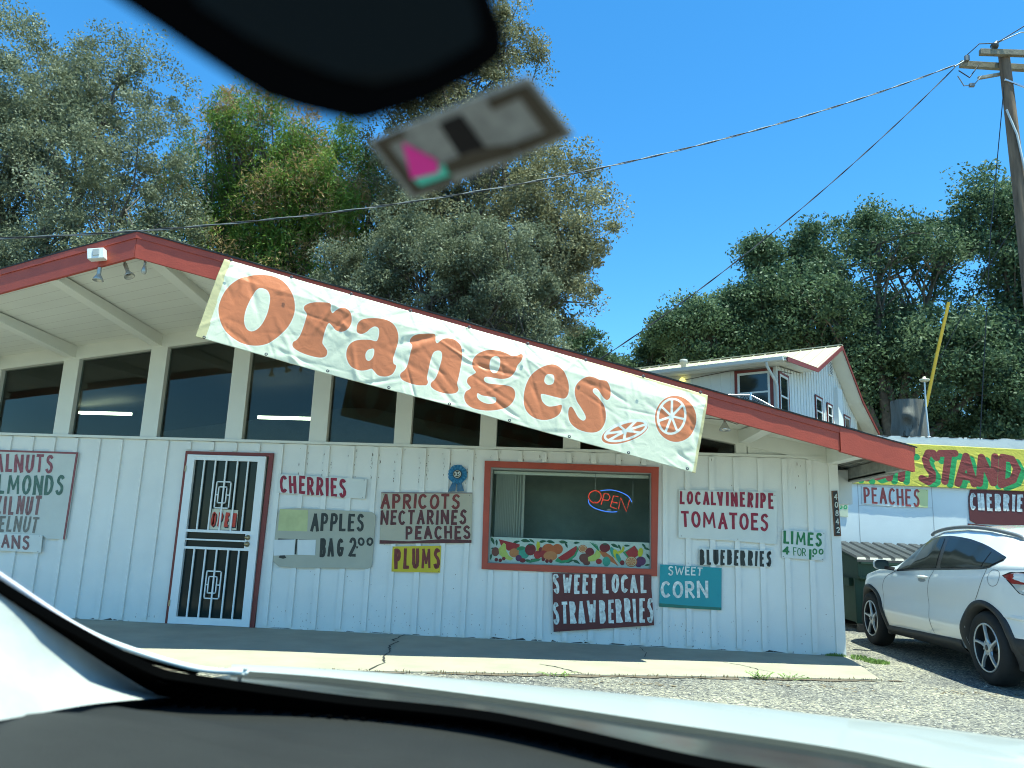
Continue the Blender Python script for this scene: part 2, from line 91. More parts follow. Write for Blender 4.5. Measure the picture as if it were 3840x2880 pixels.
class MB:
    """collects shapes; build() links them as ONE mesh object"""
    def __init__(s): s.v = []; s.f = []; s.m = []; s.sm = []
    def face(s, pts, m=0, smooth=False):
        i = len(s.v); s.v += [tuple(p) for p in pts]; s.f.append(tuple(range(i, i+len(pts)))); s.m.append(m); s.sm.append(smooth)
    def grid(s, rows, m=0, smooth=True, closed=False, flip=False):
        i = len(s.v); n = len(rows[0])
        for r in rows: s.v += [tuple(p) for p in r]
        for a in range(len(rows)-1):
            for b in range(n if closed else n-1):
                c = (b+1) % n
                q = (i+a*n+b, i+a*n+c, i+(a+1)*n+c, i+(a+1)*n+b)
                s.f.append(q[::-1] if flip else q); s.m.append(m); s.sm.append(smooth)
    def box(s, x0, x1, y0, y1, z0, z1, m=0):
        i = len(s.v); s.v += [(x, y, z) for x in (x0, x1) for y in (y0, y1) for z in (z0, z1)]
        for q in ((0, 1, 3, 2), (4, 6, 7, 5), (0, 4, 5, 1), (2, 3, 7, 6), (0, 2, 6, 4), (1, 5, 7, 3)):
            s.f.append(tuple(i+k for k in q)); s.m.append(m); s.sm.append(False)
    def obox(s, c, ax, ay, az, m=0):
        """box with half-axis vectors"""
        c = Vector(c); ax = Vector(ax); ay = Vector(ay); az = Vector(az); i = len(s.v)
        s.v += [tuple(c+a*ax+b*ay+d*az) for a in (-1, 1) for b in (-1, 1) for d in (-1, 1)]
        for q in ((0, 1, 3, 2), (4, 6, 7, 5), (0, 4, 5, 1), (2, 3, 7, 6), (0, 2, 6, 4), (1, 5, 7, 3)):
            s.f.append(tuple(i+k for k in q)); s.m.append(m); s.sm.append(False)
    def bar(s, p, q, w, h=None, m=0, up=(0, 0, 1)):
        p = Vector(p); q = Vector(q); h = h or w; d = (q-p); L = d.length; d /= L
        u = Vector(up); sd = d.cross(u)
        if sd.length < 1e-4: sd = d.cross(Vector((1, 0, 0)))
        sd.normalize(); u = sd.cross(d)
        s.obox((p+q)/2, d*L/2, sd*w/2, u*h/2, m)
    def prism(s, poly, off, m=0, m_side=None):
        """poly: 3D points, off: extrusion vector"""
        off = Vector(off); n = len(poly); P = [Vector(p) for p in poly]; i = len(s.v); ms = m if m_side is None else m_side
        s.v += [tuple(p) for p in P] + [tuple(p+off) for p in P]
        s.f.append(tuple(range(i, i+n))); s.m.append(m); s.sm.append(False)
        s.f.append(tuple(range(i+2*n-1, i+n-1, -1))); s.m.append(ms); s.sm.append(False)
        for k in range(n):
            l = (k+1) % n; s.f.append((i+l, i+k, i+n+k, i+n+l)); s.m.append(ms); s.sm.append(False)
    def tube(s, path, r, n=8, m=0, cap=True, smooth=True):
        P = [Vector(p) for p in path]; rr = r if hasattr(r, '__len__') else [r]*len(P)
        rows = []; prev = None
        for k, p in enumerate(P):
            d = (P[min(k+1, len(P)-1)]-P[max(k-1, 0)]).normalized()
            a = prev if prev is not None else (Vector((0, 0, 1)) if abs(d.z) < .9 else Vector((1, 0, 0)))
            a = (a - d*a.dot(d)).normalized(); prev = a; b = d.cross(a)
            rows.append([p + (a*math.cos(t)+b*math.sin(t))*rr[k] for t in [2*math.pi*j/n for j in range(n)]])
        s.grid(rows, m, smooth, closed=True)
        if cap: s.face(rows[0][::-1], m); s.face(rows[-1], m)
    def lathe(s, prof, c, axis=(0, 0, 1), n=24, m=0, smooth=True):
        """prof: (radius, height) along axis"""
        ax = Vector(axis).normalized(); a = (Vector((1, 0, 0)) if abs(ax.x) < .9 else Vector((0, 1, 0))); a = (a-ax*a.dot(ax)).normalized(); b = ax.cross(a); c = Vector(c)
        s.grid([[c+ax*h+(a*math.cos(t)+b*math.sin(t))*max(r, 1e-4) for t in [2*math.pi*j/n for j in range(n)]] for r, h in prof], m, smooth, closed=True)
    def build(s, name, mats, parent=None, bevel=0.0, normals=True):
        mats = mats if isinstance(mats, (list, tuple)) else [mats]
        o_ = Vector(parent['_o']) if parent is not None else Vector((0, 0, 0))
        me = bpy.data.meshes.new(name)
        me.from_pydata([(x-o_.x, y-o_.y, z-o_.z) for x, y, z in s.v], [], s.f)
        for m in mats: me.materials.append(m)
        me.polygons.foreach_set("material_index", s.m); me.polygons.foreach_set("use_smooth", s.sm)
        if normals:
            bm = bmesh.new(); bm.from_mesh(me); bmesh.ops.recalc_face_normals(bm, faces=bm.faces); bm.to_mesh(me); bm.free()
        me.update()
        o = bpy.data.objects.new(name, me); COL.objects.link(o)
        if parent is not None: o.parent = parent; o['_o'] = (0.0, 0.0, 0.0); o['_o'] = tuple(o_)
        else: o['_o'] = (0.0, 0.0, 0.0)
        if bevel:
            bv = o.modifiers.new("bevel", 'BEVEL'); bv.width = bevel; bv.segments = 2; bv.limit_method = 'ANGLE'; bv.angle_limit = R(40)
        return o
def thing(name, label, cat, loc=(0, 0, 0), group=None):
    o = bpy.data.objects.new(name, None); COL.objects.link(o); o.location = loc; o['_o'] = tuple(loc); o.empty_display_size = .1
    return tag(o, label, cat, group)
def tag(o, label, cat, group=None, kind=None):
    o['label'] = label; o['category'] = cat
    if group: o['group'] = group
    if kind: o['kind'] = kind
    return o
def struct(o): o['kind'] = 'structure'; return o

# ---- hand lettering: single stroke letters in a unit box
def arc(cx, cy, rx, ry, a0, a1, n=10): return [(cx+rx*math.cos(R(a0+(a1-a0)*i/n)), cy+ry*math.sin(R(a0+(a1-a0)*i/n))) for i in range(n+1)]
GL = {
 'A': (1.0, [[(0, 0), (.5, 1)], [(.5, 1), (1, 0)], [(.2, .36), (.8, .36)]]),
 'B': (.8, [[(0, 0), (0, 1)], [(0, 1), (.5, 1)]+arc(.5, .77, .42, .23, 90, -90, 7)+[(0, .54)], [(0, .54), (.55, .54)]+arc(.55, .27, .45, .27, 90, -90, 7)+[(0, 0)]]),
 'C': (.9, [arc(.55, .5, .55, .5, 52, 308, 14)]),
 'D': (.9, [[(0, 0), (0, 1)], [(0, 1), (.35, 1)]+arc(.35, .5, .65, .5, 90, -90, 12)+[(0, 0)]]),
 'E': (.72, [[(0, 0), (0, 1)], [(0, 1), (1, 1)], [(0, .53), (.8, .53)], [(0, 0), (1, 0)]]),
 'F': (.72, [[(0, 0), (0, 1)], [(0, 1), (1, 1)], [(0, .53), (.8, .53)]]),
 'G': (.95, [arc(.52, .5, .52, .5, 50, 350, 14)+[(1, .45)], [(1, .45), (.6, .45)]]),
 'H': (.9, [[(0, 0), (0, 1)], [(1, 0), (1, 1)], [(0, .5), (1, .5)]]),
 'I': (.08, [[(.5, 0), (.5, 1)]]),
 'L': (.7, [[(0, 1), (0, 0)], [(0, 0), (1, 0)]]),
 'M': (1.55, [[(0, 0), (.1, 1)], [(.1, 1), (.5, .25)], [(.5, .25), (.9, 1)], [(.9, 1), (1, 0)]]),
 'N': (1.05, [[(0, 0), (0, 1)], [(0, 1), (1, 0)], [(1, 0), (1, 1)]]),
 'O': (1.0, [arc(.5, .5, .5, .5, 90, 450, 20)]),
 'P': (.8, [[(0, 0), (0, 1)], [(0, 1), (.5, 1)]+arc(.5, .73, .48, .27, 90, -90, 8)+[(0, .46)]]),
 'R': (.85, [[(0, 0), (0, 1)], [(0, 1), (.5, 1)]+arc(.5, .74, .45, .26, 90, -90, 8)+[(0, .48)], [(.35, .48), (1, 0)]]),
 'S': (.8, [arc(.52, .75, .46, .25, 40, 220, 9)[:-1]+arc(.48, .25, .5, .27, 70, -150, 10)]),
 'T': (.85, [[(0, 1), (1, 1)], [(.5, 1), (.5, 0)]]),
 'U': (.9, [[(0, 1), (0, .32)]+arc(.5, .32, .5, .32, 180, 360, 9)+[(1, 1)]]),
 'V': (.95, [[(0, 1), (.5, 0)], [(.5, 0), (1, 1)]]),
 'W': (1.75, [[(0, 1), (.25, 0)], [(.25, 0), (.5, .8)], [(.5, .8), (.75, 0)], [(.75, 0), (1, 1)]]),
 'Z': (.8, [[(0, 1), (1, 1)], [(1, 1), (0, 0)], [(0, 0), (1, 0)]]),
 '0': (.8, [arc(.5, .5, .5, .5, 90, 450, 18)]), '2': (.75, [arc(.5, .72, .45, .28, 160, -30, 9)+[(.05, 0)], [(.05, 0), (1, 0)]]),
 '3': (.7, [arc(.45, .75, .45, .25, 140, -90, 9), arc(.45, .27, .5, .27, 90, -140, 9)]), '5': (.7, [[(.95, 1), (.15, 1)], [(.15, 1), (.1, .58)]+arc(.45, .32, .5, .32, 110, -140, 10)]),
 '4': (.8, [[(.7, 1), (0, .35)], [(0, .35), (1, .35)], [(.72, 1), (.72, 0)]]), '8': (.75, [arc(.5, .76, .4, .24, -90, 270, 14), arc(.5, .26, .5, .26, 90, 450, 14)]),
 '.': (1.0, [[(0, .5), (1, .5)]]),
}
def ribbon(mb, pl, width, fn, m, rng, jit=.16):
    """flat brush stroke along the polyline pl (2D), fn maps 2D to 3D"""
    P = [Vector(p) for p in pl]; n = len(P); closed = (P[0]-P[-1]).length < 1e-5; L = []
    for k in range(n):
        a = P[k-1] if k else (P[-2] if closed else P[0]); b = P[k+1] if k < n-1 else (P[1] if closed else P[-1])
        d = (b-a).normalized(); nn = Vector((-d.y, d.x)); L.append(nn)
    rows = []
    wv = [width*(1+jit*rng.uniform(-1, 1)) for _ in range(n)]
    if closed: wv[-1] = wv[0]
    for k in range(n):
        p = P[k]
        if not closed and k in (0, n-1):
            d = (P[1]-P[0]).normalized() if k == 0 else (P[-1]-P[-2]).normalized(); p = p + d*(width*.4*(-1 if k == 0 else 1))
        rows.append([fn(p+L[k]*wv[k]/2), fn(p-L[k]*wv[k]/2)])
    mb.grid(rows, m, False)
def letter_line(mb, text, quad, t, m, Y, rng, jit=.025):
    """quad: TL,TR,BR,BL as (x,z) on the board's plane"""
    TL, TR, BR, BL = [Vector(q) for q in quad]; H = ((TL-BL).length+(TR-BR).length)/2; W = ((TR-TL).length+(BR-BL).length)/2
    th = t*H*1.04; ws = [GL[c][0] for c in text]; n = len(text)
    if n == 1 and text in 'I.': ws = [1.0]
    iw = max(th*.1, W-th); ih = H-th if text != '.' else H*.01
    gap = th*1.75 if n > 1 else 0; tot = sum(ws); sc = (iw-gap*(n-1))/tot
    if sc < .02: gap = iw*.3/n; sc = (iw-gap*(n-1))/tot
    x = 0.0; k = 0
    def up(p):
        u = (p[0]+th/2)/W; v = (p[1]+th/2)/H
        return (BL*(1-u)+BR*u)*(1-v)+(TL*(1-u)+TR*u)*v
    for c, wd in zip(text, ws):
        w_ = wd*sc
        dx, dy, sl = rng.uniform(-1, 1)*jit*H*.6, rng.uniform(-1, 1)*jit*H, rng.uniform(-1, 1)*.03*H
        for st in GL[c][1]:
            pl = [up((x+(px*w_ if c != 'I' else w_*.5)+sl*py+dx, py*ih+dy)) for px, py in st]
            if len(pl) == 2:
                a, b = pl; e = Vector((rng.uniform(-1, 1), rng.uniform(-1, 1)))*jit*H*.5; pl = [a, (a+b)/2+e*.6, b+e*.3]
            k += 1; off = .0014+.0003*(k % 7)
            ribbon(mb, pl, th*(.74 if c in 'WM' else 1), lambda q, o=off: (q[0], Y-o, q[1]), m, rng)
        x += w_+gap

# ------------------------------------------------------------------ materials of the place
white = mat("white_board_paint", (.77, .77, .73), .55, (2.2, .05), (60, .12), spots=(9, .70, (.38, .36, .31)))
white2 = mat("white_trim_paint", (.70, .71, .65), .5, (3, .04), (40, .08), spots=(14, .735, (.36, .33, .28)))
soffit_m = mat("soffit_paint", (.76, .76, .69), .6, (1.6, .05), (50, .1))
red = mat("red_trim_paint", (.41, .06, .03), .5, (4, .12), (70, .25), spots=(17, .74, (.52, .2, .13)))
redd = mat("dark_red_trim_paint", (.19, .03, .024), .5, (5, .1), (60, .15))
shingle = mat("shingle", (.05, .047, .045), .95, (30, .4), (60, .6))
greywood = mat("weathered_wood", (.30, .29, .25), .85, (7, .35), (30, .5))
black = mat("black_paint", (.02, .02, .02), .5)
dark_in = mat("dark_room", (.28, .31, .28), .9, (1, .3))
pane_m = glass_mat("window_glass", (.80, .86, .84), .06)
clear_m = glass_mat("clear_pane", (.92, .95, .94), None)
tube_m = mat("lit_tube", (.9, .9, .8), emit=((1, .93, .72), 4.0))
metal = mat("galvanised", (.55, .56, .57), .35, (20, .15), metal=.9)
brass = mat("old_brass", (.38, .3, .18), .35, metal=.9)

RX = -4.3
def Zs(x): return 3.64-.1875*(x-RX) if x > RX else 3.64-.155*(RX-x)         # where the soffit meets the wall
def fr_(x):                                                                   # prow roof: fascia line (y, top z, bottom z)
    if x >= RX:
        t = (x-RX)/(3.52-RX); return (-2.3+1.38*t, 3.95-1.74*t, 3.68-1.72*t)
    t = (RX-x)/7.4; return (-2.3+1.33*t, 3.95-1.41*t, 3.68-1.41*t)
WX0, WX1 = -11.4, 3.03
shop = thing("shop_building", "low white board-and-batten fruit shop with red gable fascia and a row of slanted clerestory windows", "shop", (-4, 4, 0))

# front wall: boards with door and window openings, battens, top plate
mb = MB()
DX0, DX1, DZ = -4.70, -3.64, 2.02
VX0, VX1, VZ0, VZ1 = -.97, .945, .83, 1.955
for x0, x1, z0, z1 in ((WX0, DX0, 0, 2.16), (DX0, DX1, DZ, 2.16), (DX1, VX0, 0, 2.16), (VX0, VX1, 0, VZ0), (VX0, VX1, VZ1, 2.16), (VX1, WX1, 0, 2.16)):
    mb.box(x0, x1, 0, .12, z0, z1)
bx = [-3.528, -3.237, -2.948, -2.65, -2.352, -2.064, -1.769, -1.483, -1.198]
bx += [-3.528-.292*k for k in range(1, 27)] + [-.905, -.615, -.325, -.035, .255, .545, .84, 1.085, 1.345, 1.619, 1.895, 2.171, 2.445, 2.717]
rb = random.Random(5)
def batten(x, z0, z1):
    w_ = .029+rb.uniform(-.002, .002); e = rb.uniform(-.004, .004)
    mb.prism([(x-w_+e, -.027, z0), (x+w_+e, -.027, z0), (x+w_-e, -.027, z1), (x-w_-e, -.027, z1)], (0, .0258, 0))
for x in bx:
    z0 = .012+rb.uniform(0, .02)
    if DX0-.06 < x < DX1+.06:
        batten(x, 2.05, 2.148)
    elif VX0-.1 < x < VX1+.1:
        batten(x, z0, .762); batten(x, 2.024, 2.148)
    else: batten(x, z0, 2.148)
mb.box(WX1-.09, WX1+.012, -.024, -.002, .01, 2.148)                            # corner board
mb.box(WX1+.0, WX1+.012, -.002, .09, .01, 2.148)
wall_mb = mb
# rotten dark edge where the boards meet the slab
r_ = random.Random(2); x = WX0
while x < WX1-.05:
    L = r_.uniform(.05, .28)
    if r_.random() < .55 and not (DX0-.08 < x+L and x < DX1+.08): mb.face([(x, -.0018, .004), (x+L, -.0018, .004), (x+L*.8, -.0018, .008+r_.random()**3*.02), (x+L*.2, -.0018, .006+r_.random()**2*.02)], 1)
    x += L
# black grime, runs and nail marks on the boards
r_ = random.Random(8)
for k in range(420):
    xx = r_.uniform(-3.3, 2.9); zz = (r_.uniform(1.75, 2.14) if r_.random() < .62 else r_.uniform(.08, 1.8)); 
    if xx > 1 and zz > 1.2 and r_.random() < .88: continue
    if VX0-.12 < xx < VX1+.12 and .7 < zz < 2.04: continue
    near = min(bx, key=lambda b: abs(b-xx)); 
    if zz > 1.7 and xx < 1: xx = near+r_.choice((-1, 1))*r_.uniform(.034, .06)
    yy = -.0285 if abs(xx-near) < .03 else -.0015
    a = r_.uniform(.002, .007); h = r_.uniform(.003, .02)*(1.4 if zz > 1.7 else .7)
    n = r_.randint(4, 6)
    mb.face([(xx+a*math.cos(t)*r_.uniform(.4, 1), yy-.0004*(k % 3), zz+h*math.sin(t)*r_.uniform(.5, 1)) for t in [2*math.pi*j/n for j in range(n)]], 2)
for k in range(420):
    xx = r_.uniform(-5.2, 3.0); zz = .004+r_.random()**2.2*.3
    if DX0-.1 < xx < DX1+.1 or min(abs(xx-b) for b in bx) < .034: continue
    a = r_.uniform(.002, .009); n = r_.randint(4, 6); mb.face([(xx+a*math.cos(t)*r_.uniform(.4, 1), -.0016-.0003*(k % 4), zz+a*r_.uniform(.5, 1.6)*math.sin(t)) for t in [2*math.pi*j/n for j in range(n)]], 3)
mb.build("front_wall", [white, mat("bare_rot", (.07, .065, .055), .9), mat("grime", (.16, .14, .11), .9), mat("splash_dirt", (.40, .38, .33), .9)], shop)
mb = MB(); mb.box(WX0, WX1+.03, -.045, .1, 2.162, 2.192); mb.build("sill_plate", white2, shop)

# side wall, back, interior
mb = MB(); mb.box(WX1-.1, WX1, .12, 9, 0, 2.36); mb.box(WX0, WX0+.1, .12, 9, 0, 2.3); mb.box(WX0, WX1, 9, 9.12, 0, 3.3); mb.build("side_walls", white, shop)
mb = MB()
mb.face([(WX0+.1, .13, .01), (WX1-.11, .13, .01), (WX1-.11, 6, .01), (WX0+.1, 6, .01)])
mb.face([(WX0+.1, 6, 0), (WX1-.11, 6, 0), (WX1-.11, 6, 3.6), (WX0+.1, 6, 3.6)])
mb.face([(WX1-.11, .13, 0), (WX1-.11, 6, 0), (WX1-.11, 6, 2.4), (WX1-.11, .13, 2.4)])
for k in range(4):
    mb.box(-3+k*1.6, -1.9+k*1.6, 3.4, 4.2, .02, .95+.1*(k % 2))
mb.build("room", dark_in, shop, normals=False)
mb = MB(); mb.box(-1.5, 1.5, 1.5, 1.55, 0, 2.3); mb.box(-.6, .5, 1.42, 1.498, 1.0, 1.04); mb.box(-.7, .4, 1.3, 1.498, .5, .54)  # added panel and shelves, lighten the dark view through the display window
for k in range(9): mb.box(-.62+.13*k, -.53+.13*k, 1.36, 1.47, 1.04, 1.12+.03*(k % 3))
mb.build("added_panel", mat("added_panel_grey", (.34, .42, .38), .8, (2, .25)), shop)
for i, x0 in enumerate((-8.23, -5.15)):
    mb = MB(); mb.box(x0, x0+.9, 3.0, 3.06, 2.90, 2.945); mb.build("ceiling_light", tube_m, shop)

# clerestory: mullions, header, panes
mull = [(-9.62, -9.4), (-8.56, -8.35), (-7.5, -7.29), (-6.47, -6.265), (-5.335, -5.12), (-4.25, -4.035), (-3.195, -2.975), (-2.145, -1.94), (-1.105, -.905), (-.11, .095), (.9, 1.1), (1.895, 2.02)]
for a, b in mull:
    mb = MB(); mb.prism([(a, -.028, 2.192), (b, -.028, 2.192), (b, -.028, Zs(b)-.16), (a, -.028, Zs(a)-.16)], (0, .11, 0)); mb.build("mullion", white2, shop, .004)
for s_ in ((WX0, RX), (RX, WX1)):
    mb = MB(); a, b = s_
    mb.prism([(a, -.036, Zs(a)-.175), (b, -.036, Zs(b)-.175), (b, -.036, Zs(b)+.01), (a, -.036, Zs(a)+.01)], (0, .13, 0)); mb.build("header", white2, shop)
for (a, b), (c, d) in zip(mull[:-1], mull[1:]):
    mb = MB(); top = [(x, Zs(x)-.165) for x in ((b, RX, c) if b < RX < c else (b, c))]
    mb.prism([(b, .05, 2.19), (c, .05, 2.19)]+[(x, .05, z) for x, z in top[::-1]], (0, .006, 0))
    mb.build("clerestory_window", pane_m, shop)
# boarded end of the clerestory
mb = MB(); mb.prism([(2.02, -.004, 2.192), (WX1, -.004, 2.192), (WX1, -.004, Zs(WX1)-.17), (2.02, -.004, Zs(2.02)-.17)], (0, .1, 0))
mb.prism([(2.035, -.02, 2.196), (2.42, -.02, 2.2), (2.425, -.02, 2.352), (2.04, -.02, 2.338)], (0, .015, 0))
mb.build("boarded_panel", white2, shop)

# roof: soffit planks, slab, beams, fascia, shingle edge
xs_r = [RX, -3, -2, -1, 0, 1, 2, 3.0, 3.47]; xs_l = [RX, -5.2, -6.4, -8, -9.6, -11.4]
mb = MB()
NP = 11
for xs in (xs_r, xs_l):
    for k in range(NP):
        t0 = (k+.006)/NP; t1 = (k+.994)/NP
        def P(x, t):
            y, zt, zb = fr_(x); return (x, y*t+.05*t, Zs(x)*(1-t)+(zb+.10)*t)
        xr = [x for x in xs if x < 3.2] if xs is xs_r else xs
        mb.grid([[P(x, t0) for x in xr], [P(x, t1) for x in xr]], 0, False)
mb.build("soffit", soffit_m, shop)
mb = MB()
for xs in (xs_r, xs_l):
    rows = []
    for x in xs:
        y, zt, zb = fr_(x); rows.append([(x, y+.03, zt-.035), (x, 0, Zs(x)+.16), (x, 9.3, Zs(x)+.16)])
    mb.grid(rows, 0, False)
    rows = []
    for x in xs:
        y, zt, zb = fr_(x); rows.append([(x, y+.045, zb+.115), (x, .0, Zs(x)+.012), (x, 9.3, Zs(x)+.012)])
    mb.grid(rows, 1, False)
mb.build("roof", [shingle, mat("roof_underside", (.16, .155, .13), .9)], shop, normals=False)
mb = MB()
for xs in (xs_r, xs_l):
    rr = random.Random(4); fx = np.linspace(xs[0], xs[-1] if xs is xs_l else 3.54, 60)
    rows = []
    for x in fx:
        y, zt, zb = fr_(x); j = rr.uniform(-.006, .006)
        rows.append([(x, y-(.021 if x > RX else .013)+j*.3, zt-.010+j*.5), (x, y-(.024 if x > RX else .015)+j*.3, zt+.006+j), (x, y+.03, zt+.018), (x, y+.9, zt+.012)])
    mb.grid(rows, 0, False)
mb.build("shingle_edge", shingle, shop, normals=False)
for c in (-10.6, -9.5, -8.46, -7.4, -6.385, -5.27, -4.15, -3.085, -2.04, -1.005, -.01, 1.0, 1.995, 2.985):
    y, zt, zb = fr_(c); zb0 = Zs(c)
    mb = MB(); hw = .068
    top0, top1 = zb0+.01, zb+.09
    dep = .145 if c < 2.5 else .17
    mb.prism([(c-hw, y+.05, top1), (c-hw, -.03, top0), (c-hw, -.03, zb0-dep), (c-hw, y+.05, zb+.012)], (2*hw, 0, 0)); mb.build("beam", soffit_m, shop, .004)
def fascia(x0, x1, mbx, out=0.0, drop=0.0, n=24, m=0):
    rows = []
    for x in np.linspace(x0, x1, n):
        y, zt, zb = fr_(x); s = .174 if x > RX else -.174; nx, ny = s*.985, -.985
        q = lambda o, z: (x+nx*o, y+ny*o, z)
        rows.append([q(-.035, zt-.01), q(out, zt-.01), q(out, zb-drop), q(-.035, zb-drop)])
    mbx.grid(rows, m, False, closed=True); mbx.face(rows[0], m); mbx.face(rows[-1][::-1], m)
def trim(x0, x1, mbx, n=24):
    rows = []
    for x in np.linspace(x0, x1, n):
        y, zt, zb = fr_(x); s = .174 if x > RX else -.174; nx, ny = s*.985, -.985
        q = lambda o, z: (x+nx*o, y+ny*o, z)
        rows.append([q(0.001, zt-.009), q(.010, zt-.009), q(.010, zt-.072), q(.001, zt-.072)])
    mbx.grid(rows, 0, False, closed=True); mbx.face(rows[0]); mbx.face(rows[-1][::-1])
mb = MB(); fascia(RX+.002, 2.725, mb); fascia(2.728, 3.50, mb, .014, .012); trim(RX, 3.52, mb); mb.build("fascia", red, shop)
mb = MB(); fascia(RX-.002, -11.4, mb); trim(RX, -11.4, mb); mb.build("fascia", red, shop)
# weathered unpainted eave on the far side
mb = MB()
for k in range(7):
    x0 = 3.05+.06*k
    mb.box(x0, x0+.055, -.86+.01*k, 9.0, 2.19-.011*k*1.1, 2.205-.011*k*1.1)
mb.box(3.36, 3.46, -.9, 9.1, 1.97, 2.12); mb.box(3.36, 3.462, -.55, 9.1, 1.955, 1.99)
mb.build("eave_boards", greywood, shop)
# air-conditioner box on the side wall
mb = MB(); mb.box(3.031, 3.40, .58, .95, 1.69, 2.10)
for k in range(18): mb.box(3.05, 3.13, .574, .579, 1.74+.019*k, 1.75+.019*k, 1)
mb.build("wall_vent_box", [mat("beige_metal", (.62, .62, .58), .5), black], shop)

# security door
mb = MB(); 
mb.prism([(-4.722, -.03, .0), (-4.680, -.03, .0), (-4.680, -.03, 1.995), (-4.722, -.03, 2.03)], (0, .028, 0))
mb.prism([(-3.695, -.03, .0), (-3.645, -.03, .0), (-3.612, -.03, 2.035), (-3.668, -.03, 1.995)], (0, .028, 0))
mb.prism([(-4.722, -.0305, 2.031), (-4.68, -.0305, 1.993), (-3.668, -.0305, 1.993), (-3.612, -.0305, 2.036)], (0, .028, 0))
mb.build("door_trim", redd, shop)
dfm = mat("door_white_metal", (.78, .8, .8), .35, (5, .04), spots=(12, .74, (.4, .36, .3)))
mb = MB()
mb.box(-4.679, -4.585, -.055, -.012, .005, 1.99); mb.box(-3.79, -3.694, -.055, -.012, .005, 1.99)
mb.box(-4.585, -3.79, -.054, -.012, 1.925, 1.989); mb.box(-4.585, -3.79, -.054, -.012, .006, .085)
mb.box(-4.66, -3.71, -.062, -.0565, 1.968, 1.985)
for z0, z1 in ((1.063, 1.095), (.968, .986), (.866, .895)): mb.box(-4.585, -3.79, -.05, -.02, z0, z1)
mb.box(-3.85, -3.788, -.053, -.019, .868, 1.09)
door = mb.build("security_door", dfm, shop)
mb = MB()
xsb = (-4.462, -4.322, -4.185, -4.045, -3.912)
for x in xsb:
    mb.box(x-.0085, x+.0085, -.046, -.029, 1.094, 1.926); mb.box(x-.0085, x+.0085, -.046, -.029, .084, .867)
def orn(z0, z1):
    for a, b, zz0, zz1 in ((-4.28, -4.19, z0, z1), (-4.172, -4.09, z0, z1)):
        mb.box(a, b, -.052, -.04, zz0, zz0+.014); mb.box(a, b, -.052, -.04, zz1-.014, zz1)
    for x in (-4.28, -4.103): mb.box(x, x+.013, -.052, -.04, z0, z1)
    zi0, zi1 = z0+.062, z1-.062
    mb.box(-4.247, -4.135, -.0525, -.041, zi0, zi0+.013); mb.box(-4.247, -4.135, -.0525, -.041, zi1-.013, zi1)
    for x in (-4.247, -4.147): mb.box(x, x+.012, -.0525, -.041, zi0, zi1)
    zm = (z0+z1)/2; mb.box(-4.28, -4.247, -.0522, -.041, zm-.006, zm+.006); mb.box(-4.135, -4.09, -.0522, -.041, zm-.006, zm+.006)
orn(1.35, 1.677); orn(.3, .625)
mb.build("security_bars", dfm, door)
mb = MB(); mb.box(-4.59, -3.785, -.008, -.002, .08, 1.93); mb.build("door_glass", mat("dark_door_glass", (.016, .026, .024), .1, spec=.2), door)
for z in (1.022, .945):
    mb = MB(); mb.lathe([(.0, -.02), (.022, -.018), (.026, -.008), (.02, .0), (.03, .012), (.033, .02)], (-3.817, -.075, z), (0, 1, 0), 16); mb.build("door_knob" if z > 1 else "door_lock", brass, door)
for z in (1.78, .2):
    mb = MB(); mb.box(-4.688, -4.674, -.066, -.052, z, z+.07); mb.build("hinge", brass, door)

# display window
mb = MB()
o_ = [(-1.031, 2.022), (1.012, 2.010), (.993, .770), (-1.013, .770)]; i_ = [(-.957, 1.948), (.927, 1.938), (.927, .848), (-.946, .841)]
for k in range(4):
    l = (k+1) % 4
    mb.prism([(o_[k][0], -.034, o_[k][1]), (o_[l][0], -.034, o_[l][1]), (i_[l][0], -.034, i_[l][1]), (i_[k][0], -.034, i_[k][1])], (0, .033, 0))
dw = mb.build("display_window", red, shop)
mb = MB()
for x0, x1, z0, z1 in ((-.97, -.935, .83, 1.95), (.915, .945, .83, 1.95), (-.935, .915, .83, .85), (-.935, .915, 1.925, 1.955)): mb.box(x0, x1, -.003, .11, z0, z1)
mb.build("sash", mat("grey_sash", (.28, .29, .27), .5), dw)
mb = MB(); mb.box(-.935, .915, .018, .024, .85, 1.925); mb.build("window_pane", clear_m, dw)
bl = MB()
for k in range(15):
    x = -.885+.0205*k if k < 11 else -.885+.0205*11+(k-11)*.03
    bl.obox((x, .17, 1.5), (.012, .03, 0), (.0008, -.0004, 0), (0, 0, .41))
bl.box(-.93, .91, .13, .21, 1.885, 1.92)
tag(bl.build("vertical_blind", mat("blind_vinyl", (.62, .64, .58), .6)), "pale vertical slat blind drawn aside behind the display window", "blind")

